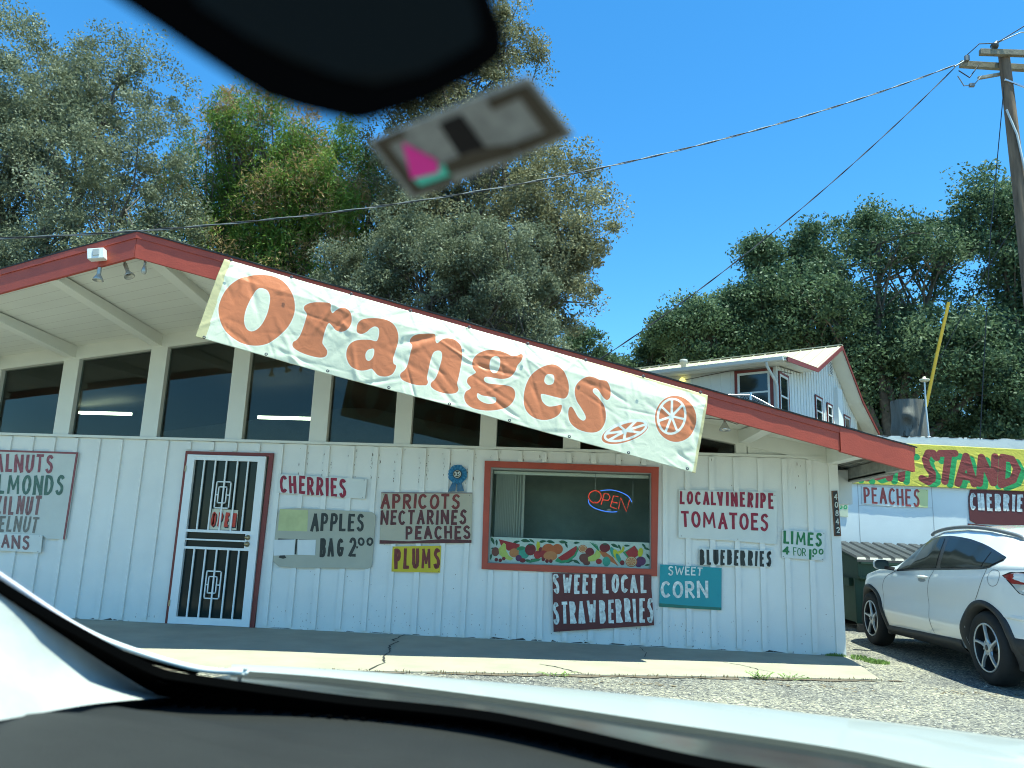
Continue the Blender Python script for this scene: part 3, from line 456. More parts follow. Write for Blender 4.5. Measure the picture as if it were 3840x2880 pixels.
# ------------------------------------------------------------------ hand painted signs
INK = {'crimson': (.30, .008, .035), 'ink': (.022, .026, .022), 'rust': (.20, .025, .018), 'maroon': (.105, .018, .02), 'plum': (.19, .022, .015), 'nutred': (.30, .085, .105),  # nut inks lightened: the pale windscreen veil is put into their colour
       'nutgreen': (.075, .16, .125), 'nutbrown': (.25, .12, .12), 'nutgrey': (.20, .19, .165), 'chalk': (.72, .74, .70), 'green': (.012, .19, .055), 'salmon': (.40, .06, .05), 'cream': (.60, .60, .28), 'lime': (.02, .35, .12), 'num': (.62, .62, .55)}
def board_m(n, c): return mat("board_"+n, c, .55, (3.5, .07), (25, .06), spots=(7, .7, tuple(.7*x for x in c)))
def ink_m(n): return mat("ink_"+n, INK[n], .5, (22, .38), (40, .1))
SG = {
 'cherries': ('white', (.68, .70, .66), ['crimson'], "white plank sign painted CHERRIES in crimson, right of the door", .012),
 'apples': ('grey', (.42, .41, .33), ['ink'], "grey round-cornered board painted APPLES BAG 2.00 in black", .012),
 'apricots': ('tan', (.46, .42, .32), ['rust', 'maroon'], "tan board listing APRICOTS NECTARINES PEACHES in dark red", .012),
 'plums': ('yellow', (.62, .47, .02), ['plum'], "small yellow board painted PLUMS in dark red", .012),
 'nuts': ('nut', (.57, .60, .56), ['nutred', 'nutgreen', 'nutbrown', 'nutgrey'], "pale board listing walnuts and almonds in red and green, left of the door", .014),
 'pecans': ('white', (.68, .70, .66), ['nutbrown'], "narrow white board lettered PECANS under the nut list", .01),
 'berries': ('wine', (.115, .018, .018), ['chalk'], "dark red board painted SWEET LOCAL STRAWBERRIES in white under the window", .012),
 'corn': ('teal', (.006, .28, .32), ['chalk'], "teal board painted SWEET CORN in white", .01),
 'tomatoes': ('white', (.68, .70, .66), ['crimson'], "large white board painted LOCAL VINERIPE TOMATOES in crimson", .012),
 'blueberries': ('white', (.68, .70, .66), ['ink'], "narrow white board painted BLUEBERRIES in black", .012),
 'limes': ('white', (.68, .70, .66), ['green'], "white board painted LIMES 4 FOR 1.00 in green", .012),
 'stand_peaches': ('white', (.68, .70, .66), ['salmon'], "white banner lettered PEACHES in red outline on the far stand", .01),
 'stand_cherries': ('wine', (.115, .018, .018), ['chalk'], "dark red board painted CHERRIES in white on the far stand", .012),
 'stand_sweet': ('wine', (.115, .018, .018), ['cream'], "dark red board lettered SWEET in cream, half hidden behind the car roof", .012),
 'stand_limes': ('cream', (.62, .64, .45), ['lime'], "cream sign with green numerals seen beside the wall vent box", .01),
}
rs = random.Random(11)
signs = {}
for S in DATA['S']:
    n = S['n']; Y = S['Y']
    if n == 'plaque':
        mb = MB(); b = S['b']; b = [(x, z) for x, z in b]
        mb.prism([(x, Y, z) for x, z in b], (0, .03, 0), 0)
        cx = sum(p[0] for p in b)/4; cz = sum(p[1] for p in b)/4
        mb.face([(cx+(x-cx)*.66, Y-.0012, cz+(z-cz)*.965) for x, z in b], 1)
        for t, q, wd, k in S['l']: letter_line(mb, t, q, wd, 2, Y-.001, rs, .0)
        o = mb.build("number_plaque", [mat("plaque_wood", (.17, .07, .03), .6, (14, .3)), black, ink_m('num')])
        tag(o, "brown wooden house number plaque reading 40842 on the wall corner", "plaque"); continue
    bn, bc, inks, label, th = SG[n]
    mb = MB(); b = S['b']
    mb.prism([(x, Y, z) for x, z in b], (0, th, 0), 0)
    mats = [board_m(bn, bc)]+[ink_m(i) for i in inks]
    if n == 'apricots':
        m_ = len(mats); mats.append(ink_m('maroon'))
        (x0, z0), (x1, z1), (x2, z2), (x3, z3) = b
        mb.face([(x3, Y-.0008, z3), (x2, Y-.0008, z2), (x2, Y-.0008, z2+.034), (x2-.35, Y-.0008, z2+.03), (x3+.35, Y-.0008, z3+.042), (x3, Y-.0008, z3+.043)], m_)
        mb.face([(x0, Y-.0008, z0), (x1, Y-.0008, z1), (x1, Y-.0008, z1-.009), (x0, Y-.0008, z0-.01)], m_)
    if n == 'nuts':
        m_ = len(mats); mats.append(mat("faded_red_edge", (.27, .08, .085), .6, (8, .3)))
        (x0, z0), (x1, z1), (x2, z2) = b[0], b[1], b[2]
        mb.face([(x0, Y-.0008, z0), (x1, Y-.0008, z1), (x1-.01, Y-.0008, z1-.024), (x0, Y-.0008, z0-.022)], m_)
        mb.face([(x1, Y-.0007, z1), (x2, Y-.0007, z2), (x2-.026, Y-.0007, z2+.004), (x1-.03, Y-.0007, z1-.004)], m_)
    if n == 'apples':
        m_ = len(mats); mats.append(mat("yellowed_patch", (.50, .53, .26), .6, (6, .15)))
        mb.face([(x, Y-.0007, z) for x, z in DATA['F']['ypatch']], m_)
        c_ = [(-3.425, .806), (-3.37, .793), (-3.33, .806), (-3.36, .84), (-3.41, .84)]
        mb.face([(x, Y-.0011, z) for x, z in c_], 1)
        mb.face([(-3.46, Y-.0011, 1.0), (-3.255, Y-.0011, 1.0), (-3.26, Y-.0011, 1.026), (-3.45, Y-.0011, 1.026)], 1)
        mb.face([(-3.20, Y-.0011, 1.0), (-3.02, Y-.0011, 1.0), (-3.02, Y-.0011, 1.026), (-3.20, Y-.0011, 1.024)], 1)
        mb.face([(-3.242, Y-.0011, .85), (-3.215, Y-.0011, .85), (-3.215, Y-.0011, 1.028), (-3.235, Y-.0011, 1.028)], 1)
    if n == 'corn':
        m_ = len(mats); mats.append(mat("corn_bottom_edge", (.004, .16, .12), .5, (6, .3)))
        mb.face([(b[3][0], Y-.0007, b[3][1]), (b[2][0], Y-.0007, b[2][1]), (b[2][0], Y-.0007, b[2][1]+.03), (b[3][0]+.3, Y-.0007, b[3][1]+.028), (b[3][0], Y-.0007, b[3][1]+.04)], m_)
    if n == 'stand_peaches':
        m_ = len(mats); mats.append(mat("yellow_end", (.62, .64, .30), .6))
        mb.face([(b[1][0]-.18, Y-.0007, b[1][1]+.008), (b[1][0], Y-.0007, b[1][1]), (b[2][0], Y-.0007, b[2][1]), (b[2][0]-.18, Y-.0007, b[2][1]+.003)], m_)
    for t, q, wd, k in S['l']: letter_line(mb, t, q, wd, min(k, len(inks)), Y-.0012, rs)
    if len(b) <= 5:
        for q_ in (b[0], b[1], b[-2], b[-1]):
            cx_, cz_ = sum(p[0] for p in b)/len(b), sum(p[1] for p in b)/len(b); x_, z_ = cx_+(q_[0]-cx_)*.94, cz_+(q_[1]-cz_)*.9
            mb.face([(x_+.005*math.cos(t), Y-.0025, z_+.005*math.sin(t)) for t in [k*math.pi/3 for k in range(6)]], len(mats))
        mats.append(mat('nail_rust', (.12, .09, .07), .7))
    o = mb.build("sign_board", mats); tag(o, label, "sign", "hand painted produce signs" if not n.startswith('stand') else "signs on the far stand"); signs[n] = o
# white paper patches taped on the apples board
pp = DATA['F']['papers']
for k, lab in ((0, "larger blank white paper taped over the lower left of the grey apples board"), (4, "smaller blank white paper taped beside the word BAG on the grey board")):
    mb = MB(); q = pp[k:k+4]; mb.prism([(x, -.0405, z) for x, z in q], (0, .003, 0)); 
    tag(mb.build("paper_patch", mat("white_paper", (.70, .72, .71), .6, (6, .05))), lab, "paper")

# ------------------------------------------------------------------ blue ribbon with 35
rib = thing("award_ribbon", "blue pleated award rosette with the number 35 above the apricots board", "rosette", (-1.35, -.03, 1.85))
bl1 = mat("blue_satin", (.05, .24, .44), .35, (30, .25)); bl2 = mat("blue_satin_tail", (.03, .13, .24), .4, (20, .3))
mb = MB(); cxr, czr = -1.349, 1.851; n = 32
rows = []
for rr, dy in ((.048, -.008), (.085, -.018), (.116, -.004)):
    rows.append([(cxr+math.cos(2*math.pi*j/n)*rr*(1.0 if (j//2) % 2 or rr < .1 else .955), -.03+dy+(.006 if j % 2 else -.004)*(rr/.05), czr+math.sin(2*math.pi*j/n)*rr*(1.0 if (j//2) % 2 or rr < .1 else .955)) for j in range(n)])
mb.grid(rows, 0, False, closed=True); mb.face([(x, -.022, z) for x, y, z in rows[-1]], 0)
mb.build("rosette", bl1, rib)
mb = MB()
for (a, b, c, d) in (((-1.40, 1.762), (-1.355, 1.75), (-1.365, 1.65), (-1.452, 1.643)), ((-1.345, 1.752), (-1.297, 1.762), (-1.258, 1.655), (-1.343, 1.648))):
    mb.prism([(a[0], -.034, a[1]), (b[0], -.036, b[1]), ((b[0]+c[0])/2, -.040, (b[1]+c[1])/2), (c[0], -.034, c[1]), (d[0], -.034, d[1]), ((a[0]+d[0])/2, -.04, (a[1]+d[1])/2)], (0, .003, 0))
mb.build("tail", bl2, rib)
mb = MB(); mb.lathe([(0, -.012), (.05, -.012), (.052, -.006), (.052, 0)], (cxr, -.044, czr), (0, 1, 0), 24)
mb.lathe([(.038, -.0128), (.043, -.0128)], (cxr, -.044, czr), (0, 1, 0), 24, 1)
letter_line(mb, '35', [(cxr-.031, czr+.026), (cxr+.031, czr+.026), (cxr+.031, czr-.026), (cxr-.031, czr-.026)], .17, 1, -.0562, rs, 0)
mb.build("centre_disc", [mat("rosette_centre", (.07, .075, .06), .5, (90, .6)), ink_m('chalk')], rib)

# ------------------------------------------------------------------ OPEN plate in the door, neon OPEN, fruit frieze
mb = MB(); q = DATA['F']['open']; yy = -.022
mb.prism([(x, yy, z) for x, z in q], (0, .004, 0))
qi = [(-4.30, 1.31), (-3.995, 1.305), (-4.0, 1.135), (-4.308, 1.135)]
letter_line(mb, 'OPEN', [(x+.012, z-.012) for x, z in qi], .2, 2, yy-.0002, rs, 0)
letter_line(mb, 'OPEN', qi, .2, 1, yy-.0024, rs, 0)
o = mb.build("open_sign", [mat("plate_cream", (.62, .60, .47), .5), mat("open_red", (.55, .035, .015), .4), black]); tag(o, "cream OPEN plate with red block letters hanging behind the door bars", "sign")
neon = thing("neon_sign", "neon OPEN sign with red letters and two blue arcs, lit inside the window", "neon sign", (.45, .06, 1.55))
def neon_tube(paths, name, m):
    mb = MB()
    for p in paths:
        P = [Vector((x, .06, z)) for x, z in p]
        mb.tube(P, .0050, 8)
    mb.build(name, m, neon)
def smooth_path(p, n=5):
    P = [Vector((x, z)) for x, z in p]; out = []
    for k in range(len(P)-1):
        a, b, c, d = P[max(k-1, 0)], P[k], P[k+1], P[min(k+2, len(P)-1)]
        for j in range(n):
            t = j/n; out.append(.5*((2*b)+(c-a)*t+(2*a-5*b+4*c-d)*t*t+(3*b-3*c+d-a)*t**3))
    return out+[P[-1]]
nr = DATA['neonr']
neon_tube([smooth_path(nr[0]), nr[1], nr[2], nr[3], nr[4]], "red_tube", mat("neon_red", (.5, .03, .02), emit=((1, .07, .04), .42)))
neon_tube([smooth_path(p) for p in DATA['neonb']], "blue_tube", mat("neon_blue", (.05, .12, .6), emit=((.08, .25, 1), .5)))
for b_ in ((.42, .47, .068, .09, 1.48, 1.51), (.28, .285, .068, .074, 1.55, 1.93), (.72, .725, .068, .074, 1.55, 1.93)): mb = MB(); mb.box(*b_); mb.build("holder", mat("neon_holder", (.25, .26, .25), .4), neon)
mb = MB()
def fz(cx, cy): return (-.944+(cx-121)/1400*1.868, 1.137-(cy-(955+(cx-127)*.0344))/220*.285)
fc = [mat("frieze_"+n, c, .45, (30, .12)) for n, c in dict(ground=(.60, .65, .60), red=(.42, .02, .025), dred=(.22, .012, .02), orange=(.58, .12, .03), peach=(.62, .22, .08), yellow=(.62, .55, .03), lemon=(.55, .6, .14), green=(.03, .24, .11), dgreen=(.012, .10, .045), purple=(.12, .02, .10), brown=(.2, .05, .04), cream=(.72, .66, .42), teal=(.05, .33, .25), carrot=(.55, .15, .05), rind=(.03, .3, .13)).items()]
FN = dict(zip("ground red dred orange peach yellow lemon green dgreen purple brown cream teal carrot rind".split(), range(15)))
lay = [0]
def fshape(pts, c):
    lay[0] += 1; mb.face([(fz(*p)[0], .036-lay[0]*.00006, fz(*p)[1]) for p in pts], FN[c])
def felli(cx, cy, rx, ry, c, a=0, n=16): fshape([(cx+rx*math.cos(t)*math.cos(R(a))-ry*math.sin(t)*math.sin(R(a)), cy+rx*math.cos(t)*math.sin(R(a))+ry*math.sin(t)*math.cos(R(a))) for t in [2*math.pi*k/n for k in range(n)]], c)
def fleaf(cx, cy, L, a, c='dgreen'):
    q = [(-1, 0), (-.5, -.45), (.1, -.5), (.7, -.2), (1, .1), (.4, .25), (-.3, .35)]
    fshape([(cx+L*(x*math.cos(R(a))-y*.8*math.sin(R(a))), cy+L*(x*math.sin(R(a))+y*.8*math.cos(R(a)))) for x, y in q], c)
mb.box(-.944, .924, .037, .040, .848, 1.14, 0)
for p in ((150, 990, 38, 60), (185, 1005, 30, 80), (360, 1000, 35, -20), (440, 990, 45, 5), (495, 990, 30, 30), (590, 995, 35, -10), (660, 998, 40, 10), (770, 1000, 42, 5), (795, 1025, 28, 60), (885, 1005, 30, -5), (1215, 1030, 40, 25), (1255, 1040, 28, 60), (1320, 1028, 28, 0), (1465, 1030, 30, 50), (1490, 1055, 30, 20), (1500, 1120, 30, 60), (1495, 1195, 25, -10), (140, 1130, 30, 95), (165, 1060, 28, 10), (830, 1165, 40, -20), (885, 1170, 38, 25), (470, 1165, 35, 10), (530, 1160, 45, -8)): fleaf(*p)
fshape([(205, 975), (392, 1020), (380, 1080), (290, 1075), (225, 1030)], 'red'); felli(180, 1085, 34, 40, 'brown')
fshape([(205, 1060), (250, 1005), (268, 1020), (275, 1080), (300, 1120), (340, 1145), (310, 1162), (250, 1140), (215, 1110)], 'lemon')
felli(345, 1095, 44, 40, 'peach'); felli(430, 1095, 48, 52, 'teal'); felli(400, 1055, 38, 18, 'green', -10); felli(385, 1140, 28, 28, 'purple'); felli(420, 1160, 26, 20, 'dred')
felli(485, 1065, 48, 52, 'dred'); fleaf(485, 1022, 26, 0); fshape([(545, 990), (562, 1000), (570, 1040), (585, 1075), (560, 1090), (540, 1075), (535, 1020)], 'yellow')
felli(550, 1110, 34, 36, 'red'); felli(575, 1065, 20, 22, 'dred'); felli(640, 1070, 58, 58, 'orange'); felli(720, 1060, 48, 46, 'orange', 20); felli(600, 1105, 36, 34, 'red'); felli(660, 1120, 60, 42, 'peach')
fshape([(885, 1030), (905, 1060), (880, 1120), (820, 1170), (760, 1185), (700, 1165), (720, 1140)], 'rind'); fshape([(882, 1030), (890, 1060), (865, 1110), (810, 1150), (760, 1160), (725, 1135)], 'red')
for x, y in ((190, 1155), (225, 1160), (255, 1145), (600, 1150), (632, 1165), (665, 1165), (505, 1160)): felli(x, y, 16, 16, 'dred')
fshape([(450, 1175), (510, 1150), (590, 1140), (560, 1165), (490, 1180)], 'green')
felli(940, 1055, 38, 34, 'orange'); felli(940, 1055, 31, 28, 'cream'); felli(940, 1055, 27, 24, 'peach')
felli(1000, 1085, 38, 40, 'dred'); felli(960, 1140, 52, 42, 'brown', 20); felli(975, 1180, 30, 20, 'brown')
fshape([(985, 1130), (1040, 1100), (1065, 1055), (1100, 1075), (1090, 1130), (1040, 1165), (990, 1165)], 'lemon')
for k in range(5): fshape([(1000+k*14, 1000+k*4), (1005+k*14, 998+k*4), (1082, 1070), (1074, 1074)], 'green')
fshape([(1080, 1075), (1115, 1068), (1200, 1130), (1250, 1205), (1190, 1170), (1110, 1120)], 'carrot'); felli(1130, 1045, 46, 40, 'dred'); fleaf(1130, 1015, 22, 0)
felli(1080, 1165, 26, 24, 'red'); felli(1145, 1165, 34, 42, 'teal'); felli(1200, 1085, 20, 50, 'teal', -22); felli(1235, 1115, 24, 62, 'yellow', -25); felli(1250, 1140, 18, 50, 'teal', -25)
fshape([(1240, 1080), (1275, 1060), (1285, 1025), (1300, 1045), (1290, 1080), (1260, 1098)], 'yellow')
fshape([(1385, 1025), (1415, 1065), (1395, 1120), (1330, 1140), (1285, 1085)], 'rind'); fshape([(1385, 1025), (1430, 1100), (1390, 1130), (1330, 1120), (1305, 1085)], 'red')
felli(1280, 1175, 20, 22, 'dred'); felli(1435, 1085, 22, 40, 'yellow', 10); felli(1440, 1160, 42, 40, 'purple'); felli(1420, 1195, 24, 18, 'purple')
felli(1358, 1165, 50, 46, 'orange'); felli(1358, 1165, 43, 40, 'cream'); felli(1358, 1165, 38, 35, 'peach')
for k in range(8): a = k*math.pi/4; fshape([(1358, 1163), (1358+37*math.cos(a), 1165+34*math.sin(a)), (1358+37*math.cos(a+.1), 1165+34*math.sin(a+.1))], 'cream')
tag(mb.build("fruit_frieze", fc), "long white panel painted with watermelon, corn, oranges and other produce along the window bottom", "painted panel")

# ------------------------------------------------------------------ big Oranges banner (painted cloth)
def seg_dist(P, a, b):
    d = b-a; t = np.clip(((P-a)@d)/max(d@d, 1e-12), 0, 1); return np.hypot(*(P-(a+t[:, None]*d)).T)
def poly_sd(P, poly):
    Q = np.array(poly); D = np.full(len(P), 9.0); ins = np.zeros(len(P), bool)
    for k in range(len(Q)):
        a, b = Q[k-1], Q[k]; D = np.minimum(D, seg_dist(P, a, b))
        c = (a[1] > P[:, 1]) != (b[1] > P[:, 1])
        with np.errstate(divide='ignore', invalid='ignore'): xx = (b[0]-a[0])*(P[:, 1]-a[1])/(b[1]-a[1])+a[0]
        ins ^= c & (P[:, 0] < xx)
    return np.where(ins, D, -D)
def crom(poly, n=4):
    q = np.array(poly); out = []
    for k in range(len(q)):
        a, b, c, d = q[k-1], q[k], q[(k+1) % len(q)], q[(k+2) % len(q)]
        for j in range(n):
            t = j/n; out.append(.5*((2*b)+(c-a)*t+(2*a-5*b+4*c-d)*t*t+(3*b-3*c+d-a)*t**3))
    return np.array(out)
def strokes_sd(P, strokes, r):
    D = np.full(len(P), 9.0)
    for s_ in strokes:
        for a, b in zip(s_[:-1], s_[1:]): D = np.minimum(D, seg_dist(P, np.array(a), np.array(b)))
    return r-D
def cloth(name, TL, TR, BR, BL, nx, ny, disp, attrs, mats, back=.004):
    TL, TR, BR, BL = map(np.array, (TL, TR, BR, BL)); S, T = np.meshgrid(np.linspace(0, 1, nx), np.linspace(0, 1, ny))
    s, t = S.ravel()[:, None], T.ravel()[:, None]
    P = (TL*(1-s)+TR*s)*(1-t)+(BL*(1-s)+BR*s)*t
    nrm = np.cross(TR-TL, BL-TL); nrm /= np.linalg.norm(nrm); nrm = nrm if nrm[1] < 0 else -nrm
    P = P+nrm*disp(s[:, 0], t[:, 0])[:, None]
    idx = np.arange(nx*ny).reshape(ny, nx); F = np.stack([idx[:-1, :-1], idx[1:, :-1], idx[1:, 1:], idx[:-1, 1:]], -1).reshape(-1, 4)
    me = bpy.data.meshes.new(name); me.vertices.add(len(P)); me.vertices.foreach_set("co", P.ravel())
    me.loops.add(F.size); me.loops.foreach_set("vertex_index", F.ravel()); me.polygons.add(len(F))
    me.polygons.foreach_set("loop_start", np.arange(len(F))*4); me.polygons.foreach_set("use_smooth", np.ones(len(F), bool)); me.update(calc_edges=True)
    for k, v in attrs(s[:, 0], t[:, 0]).items(): a = me.attributes.new(k, 'FLOAT', 'POINT'); a.data.foreach_set("value", v.astype(np.float32))
    for m in mats: me.materials.append(m)
    o = bpy.data.objects.new(name, me); COL.objects.link(o)
    so = o.modifiers.new("thickness", 'SOLIDIFY'); so.thickness = back; so.offset = 0
    return o
def cloth_mat(name, base, layers, bump=(9, .13), rough=.45):
    """layers: (attribute, threshold, softness, colour) painted over the cloth in order"""
    m = bpy.data.materials.new(name); m.use_nodes = True; t = m.node_tree; b = t.nodes["Principled BSDF"]; b.inputs['Roughness'].default_value = rough
    co = t.nodes.new("ShaderNodeTexCoord"); nz = t.nodes.new("ShaderNodeTexNoise"); nz.inputs['Scale'].default_value = 5; nz.inputs['Detail'].default_value = 6; t.links.new(co.outputs['Object'], nz.inputs['Vector'])
    src = None
    def tone(c, a=.1):
        r = t.nodes.new("ShaderNodeValToRGB"); t.links.new(nz.outputs['Fac'], r.inputs[0]); r.color_ramp.elements[0].position = .35; r.color_ramp.elements[1].position = .65
        r.color_ramp.elements[0].color = (*[x*(1-a) for x in c], 1); r.color_ramp.elements[1].color = (*[min(1, x*(1+a)) for x in c], 1); return r.outputs[0]
    src = tone(base, .04)
    for at, th, so, c in layers:
        a = t.nodes.new("ShaderNodeAttribute"); a.attribute_name = at
        mr = t.nodes.new("ShaderNodeMapRange"); mr.inputs['From Min'].default_value = th-so; mr.inputs['From Max'].default_value = th+so; t.links.new(a.outputs['Fac'], mr.inputs['Value'])
        mx = t.nodes.new("ShaderNodeMixRGB"); t.links.new(mr.outputs[0], mx.inputs[0]); t.links.new(src, mx.inputs[1]); t.links.new(tone(c, .04), mx.inputs[2]); src = mx.outputs[0]
    t.links.new(src, b.inputs['Base Color'])
    n2 = t.nodes.new("ShaderNodeTexNoise"); n2.inputs['Scale'].default_value = bump[0]; n2.inputs['Detail'].default_value = 4; n2.inputs['Distortion'].default_value = 1.4; t.links.new(co.outputs['Object'], n2.inputs['Vector'])
    bp = t.nodes.new("ShaderNodeBump"); bp.inputs['Strength'].default_value = bump[1]; bp.inputs['Distance'].default_value = .03; t.links.new(n2.outputs['Fac'], bp.inputs['Height']); t.links.new(bp.outputs[0], b.inputs['Normal'])
    return m
BW, BH = 4.92, .86
BB = DATA['ban']
def ban_attr(s, t):
    P = np.stack([s*BW, t*BH], 1); M = np.array([BW, BH]); og = np.full(len(P), -9.0)
    for poly in BB['o']:
        q = crom(np.array(poly)*M); lo, hi = q.min(0)-.05, q.max(0)+.05; k = np.all((P > lo) & (P < hi), 1)
        og[k] = np.maximum(og[k], poly_sd(P[k], q))
    for poly in BB['h']:
        q = crom(np.array(poly)*M); lo, hi = q.min(0)-.05, q.max(0)+.05; k = np.all((P > lo) & (P < hi), 1)
        og[k] = np.minimum(og[k], -poly_sd(P[k], q))
    wh = np.full(len(P), -9.0)
    for st in BB['w']:
        q = np.array(st)*M; lo, hi = q.min(0)-.05, q.max(0)+.05; k = np.all((P > lo) & (P < hi), 1)
        wh[k] = np.maximum(wh[k], strokes_sd(P[k], [q], .0115))
    hem = np.maximum(.0, 1-0*s)*np.where(s < .013+.006*t, 1.0, 0)+np.where((s > .72) & (t < .035*(s-.72)/.28+.006), 1.0, 0)+np.where(s > .9955-.002*t, 1., 0)
    return dict(orange=og, white=wh, hem=hem)
rw = np.random.RandomState(3)
def ban_disp(s, t):
    x, y = s*BW, t*BH; d = .045+.02*np.sin(3*x+1)*t+0*x
    for k in range(230):
        px, py = rw.uniform(0, BW), rw.uniform(0, BH); a = rw.normal(-.85, .55) if rw.rand() < .75 else rw.uniform(-1.5, 1.5)
        L = rw.uniform(.06, .30); W = rw.uniform(.012, .035); A = rw.normal(0, .0040)
        u = (x-px)*math.cos(a)-(y-py)*math.sin(a); v = (x-px)*math.sin(a)+(y-py)*math.cos(a)
        d = d+A*np.exp(-(u/L)**2)*np.exp(-(v/W)**2)
    for k in range(9):                                                       # pulls radiating from the grommets
        px = .15+k*.57; 
        for j in range(4):
            a = rw.uniform(.5, 2.6); u = (x-px)*math.cos(a)+y*math.sin(a); v = -(x-px)*math.sin(a)+y*math.cos(a)
            d = d+rw.uniform(-.007, .007)*np.exp(-(v/(.012+.05*np.abs(u)))**2)*np.exp(-(u/.3)**2)*(u > 0)
    d = d+.022*t*np.sin(1.9*x+2.2)+.03*t
    k = np.minimum(1, t*5); return .012*(1-k)+k*d+(1-k)*np.clip(d-.045, -.003, .006)
ban_m = cloth_mat("banner_cloth", (.72, .71, .53), [('orange', -.0085, .003, (.80, .79, .66)), ('orange', 0, .0025, (.60, .18, .068)), ('white', 0, .003, (.80, .79, .70)), ('hem', .5, .2, (.58, .50, .26))])
ban = cloth("oranges_banner", (-3.45, -2.163, 3.715), (1.355, -1.316, 2.625), (1.205, -1.346, 1.825), (-3.60, -2.195, 2.89), 620, 110, ban_disp, ban_attr, [ban_m])
tag(ban, "long cream cloth banner reading Oranges in fat orange letters with two orange slices", "banner")
for k in range(9):
    for t_, sd_ in ((.018, 1), (.982, 1)):
        s_ = .02+.96*k/8
        p = (Vector((-3.45, -2.185, 3.715))*(1-s_)+Vector((1.355, -1.335, 2.625))*s_)*(1-t_)+(Vector((-3.6, -2.215, 2.89))*(1-s_)+Vector((1.205, -1.365, 1.825))*s_)*t_
        mb = MB(); mb.lathe([(.006, .002), (.014, .004), (.016, 0)], p+Vector((.012, -.08-.035*(t_ > .5), 0)), (.17, -.98, 0), 10)
        gr = mb.build("grommet", mat("grommet_steel", (.12, .12, .12), .4, metal=.6)); gr.parent = ban
# ------------------------------------------------------------------ flood lights at the gable
def pleat_shade(mb, c, ax, r, L, m=0):
    mb.lathe([(r*.3, 0), (r*.5, L*.25), (r*.85, L*.7), (r, L), (r*.93, L*.97), (r*.4, L*.6)], c, ax, 20, m)
fl = thing("flood_light", "white junction box with two flood bulbs on the red gable fascia", "flood light", (-4.7, -2.2, 3.6))
wm = mat("fixture_white", (.75, .76, .74), .4); gm = mat("bulb_glass_shade", (.42, .42, .38), .25, metal=.4)
y0 = fr_(-4.68)[0]
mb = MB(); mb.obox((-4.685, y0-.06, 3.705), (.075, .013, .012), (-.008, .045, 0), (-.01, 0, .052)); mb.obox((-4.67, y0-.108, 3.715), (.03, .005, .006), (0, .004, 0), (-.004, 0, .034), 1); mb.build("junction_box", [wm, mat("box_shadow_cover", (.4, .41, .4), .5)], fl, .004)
for c, ax in (((-4.70, y0+.03, 3.58), (0, 0, -1)), ((-4.47, y0+.10, 3.63), (.45, -.1, -.8))):
    mb = MB(); c = Vector(c); ax = Vector(ax).normalized(); mb.tube([c-ax*.05, c+ax*.045], .02, 10); pleat_shade(mb, c+ax*.04, ax, .052, .07); mb.tube([c-ax*.05, c-ax*.05+Vector((-.03, .02, .06))], .012, 8); mb.build("flood_bulb", gm, fl)
lb = MB(); c = Vector((-4.24, -2.2, 3.66)); lb.tube([c+Vector((0, 0, .06)), c+Vector((0, 0, -.02))], .013, 8); lb.lathe([(.0, -.12), (.018, -.115), (.027, -.09), (.022, -.06), (.014, -.03)], c, (0, 0, 1), 14, 1)
tag(lb.build("hanging_bulb", [metal, gm]), "single bare bulb hanging under the ridge of the gable", "bulb")
lr = thing("eave_lamp", "metal reflector lamp under the eave just right of the orange banner", "lamp", (1.58, -1.0, 2.38))
mb = MB(); c = Vector((1.585, -1.0, 2.43)); mb.tube([c, c-Vector((0, 0, .04))], .016, 10); pleat_shade(mb, c-Vector((0, 0, .03)), (0, 0, -1), .062, .085); mb.build("reflector", mat("reflector_metal", (.6, .6, .58), .25, metal=.8), lr)
mb = MB(); mb.tube([c+Vector((-.35, .1, .04)), c+Vector((0, 0, .0)), c+Vector((.12, -.02, -.045)), c+Vector((.3, .02, .02))], .005, 6); mb.build("wire", mat("wire_grey", (.2, .2, .18), .6), lr)

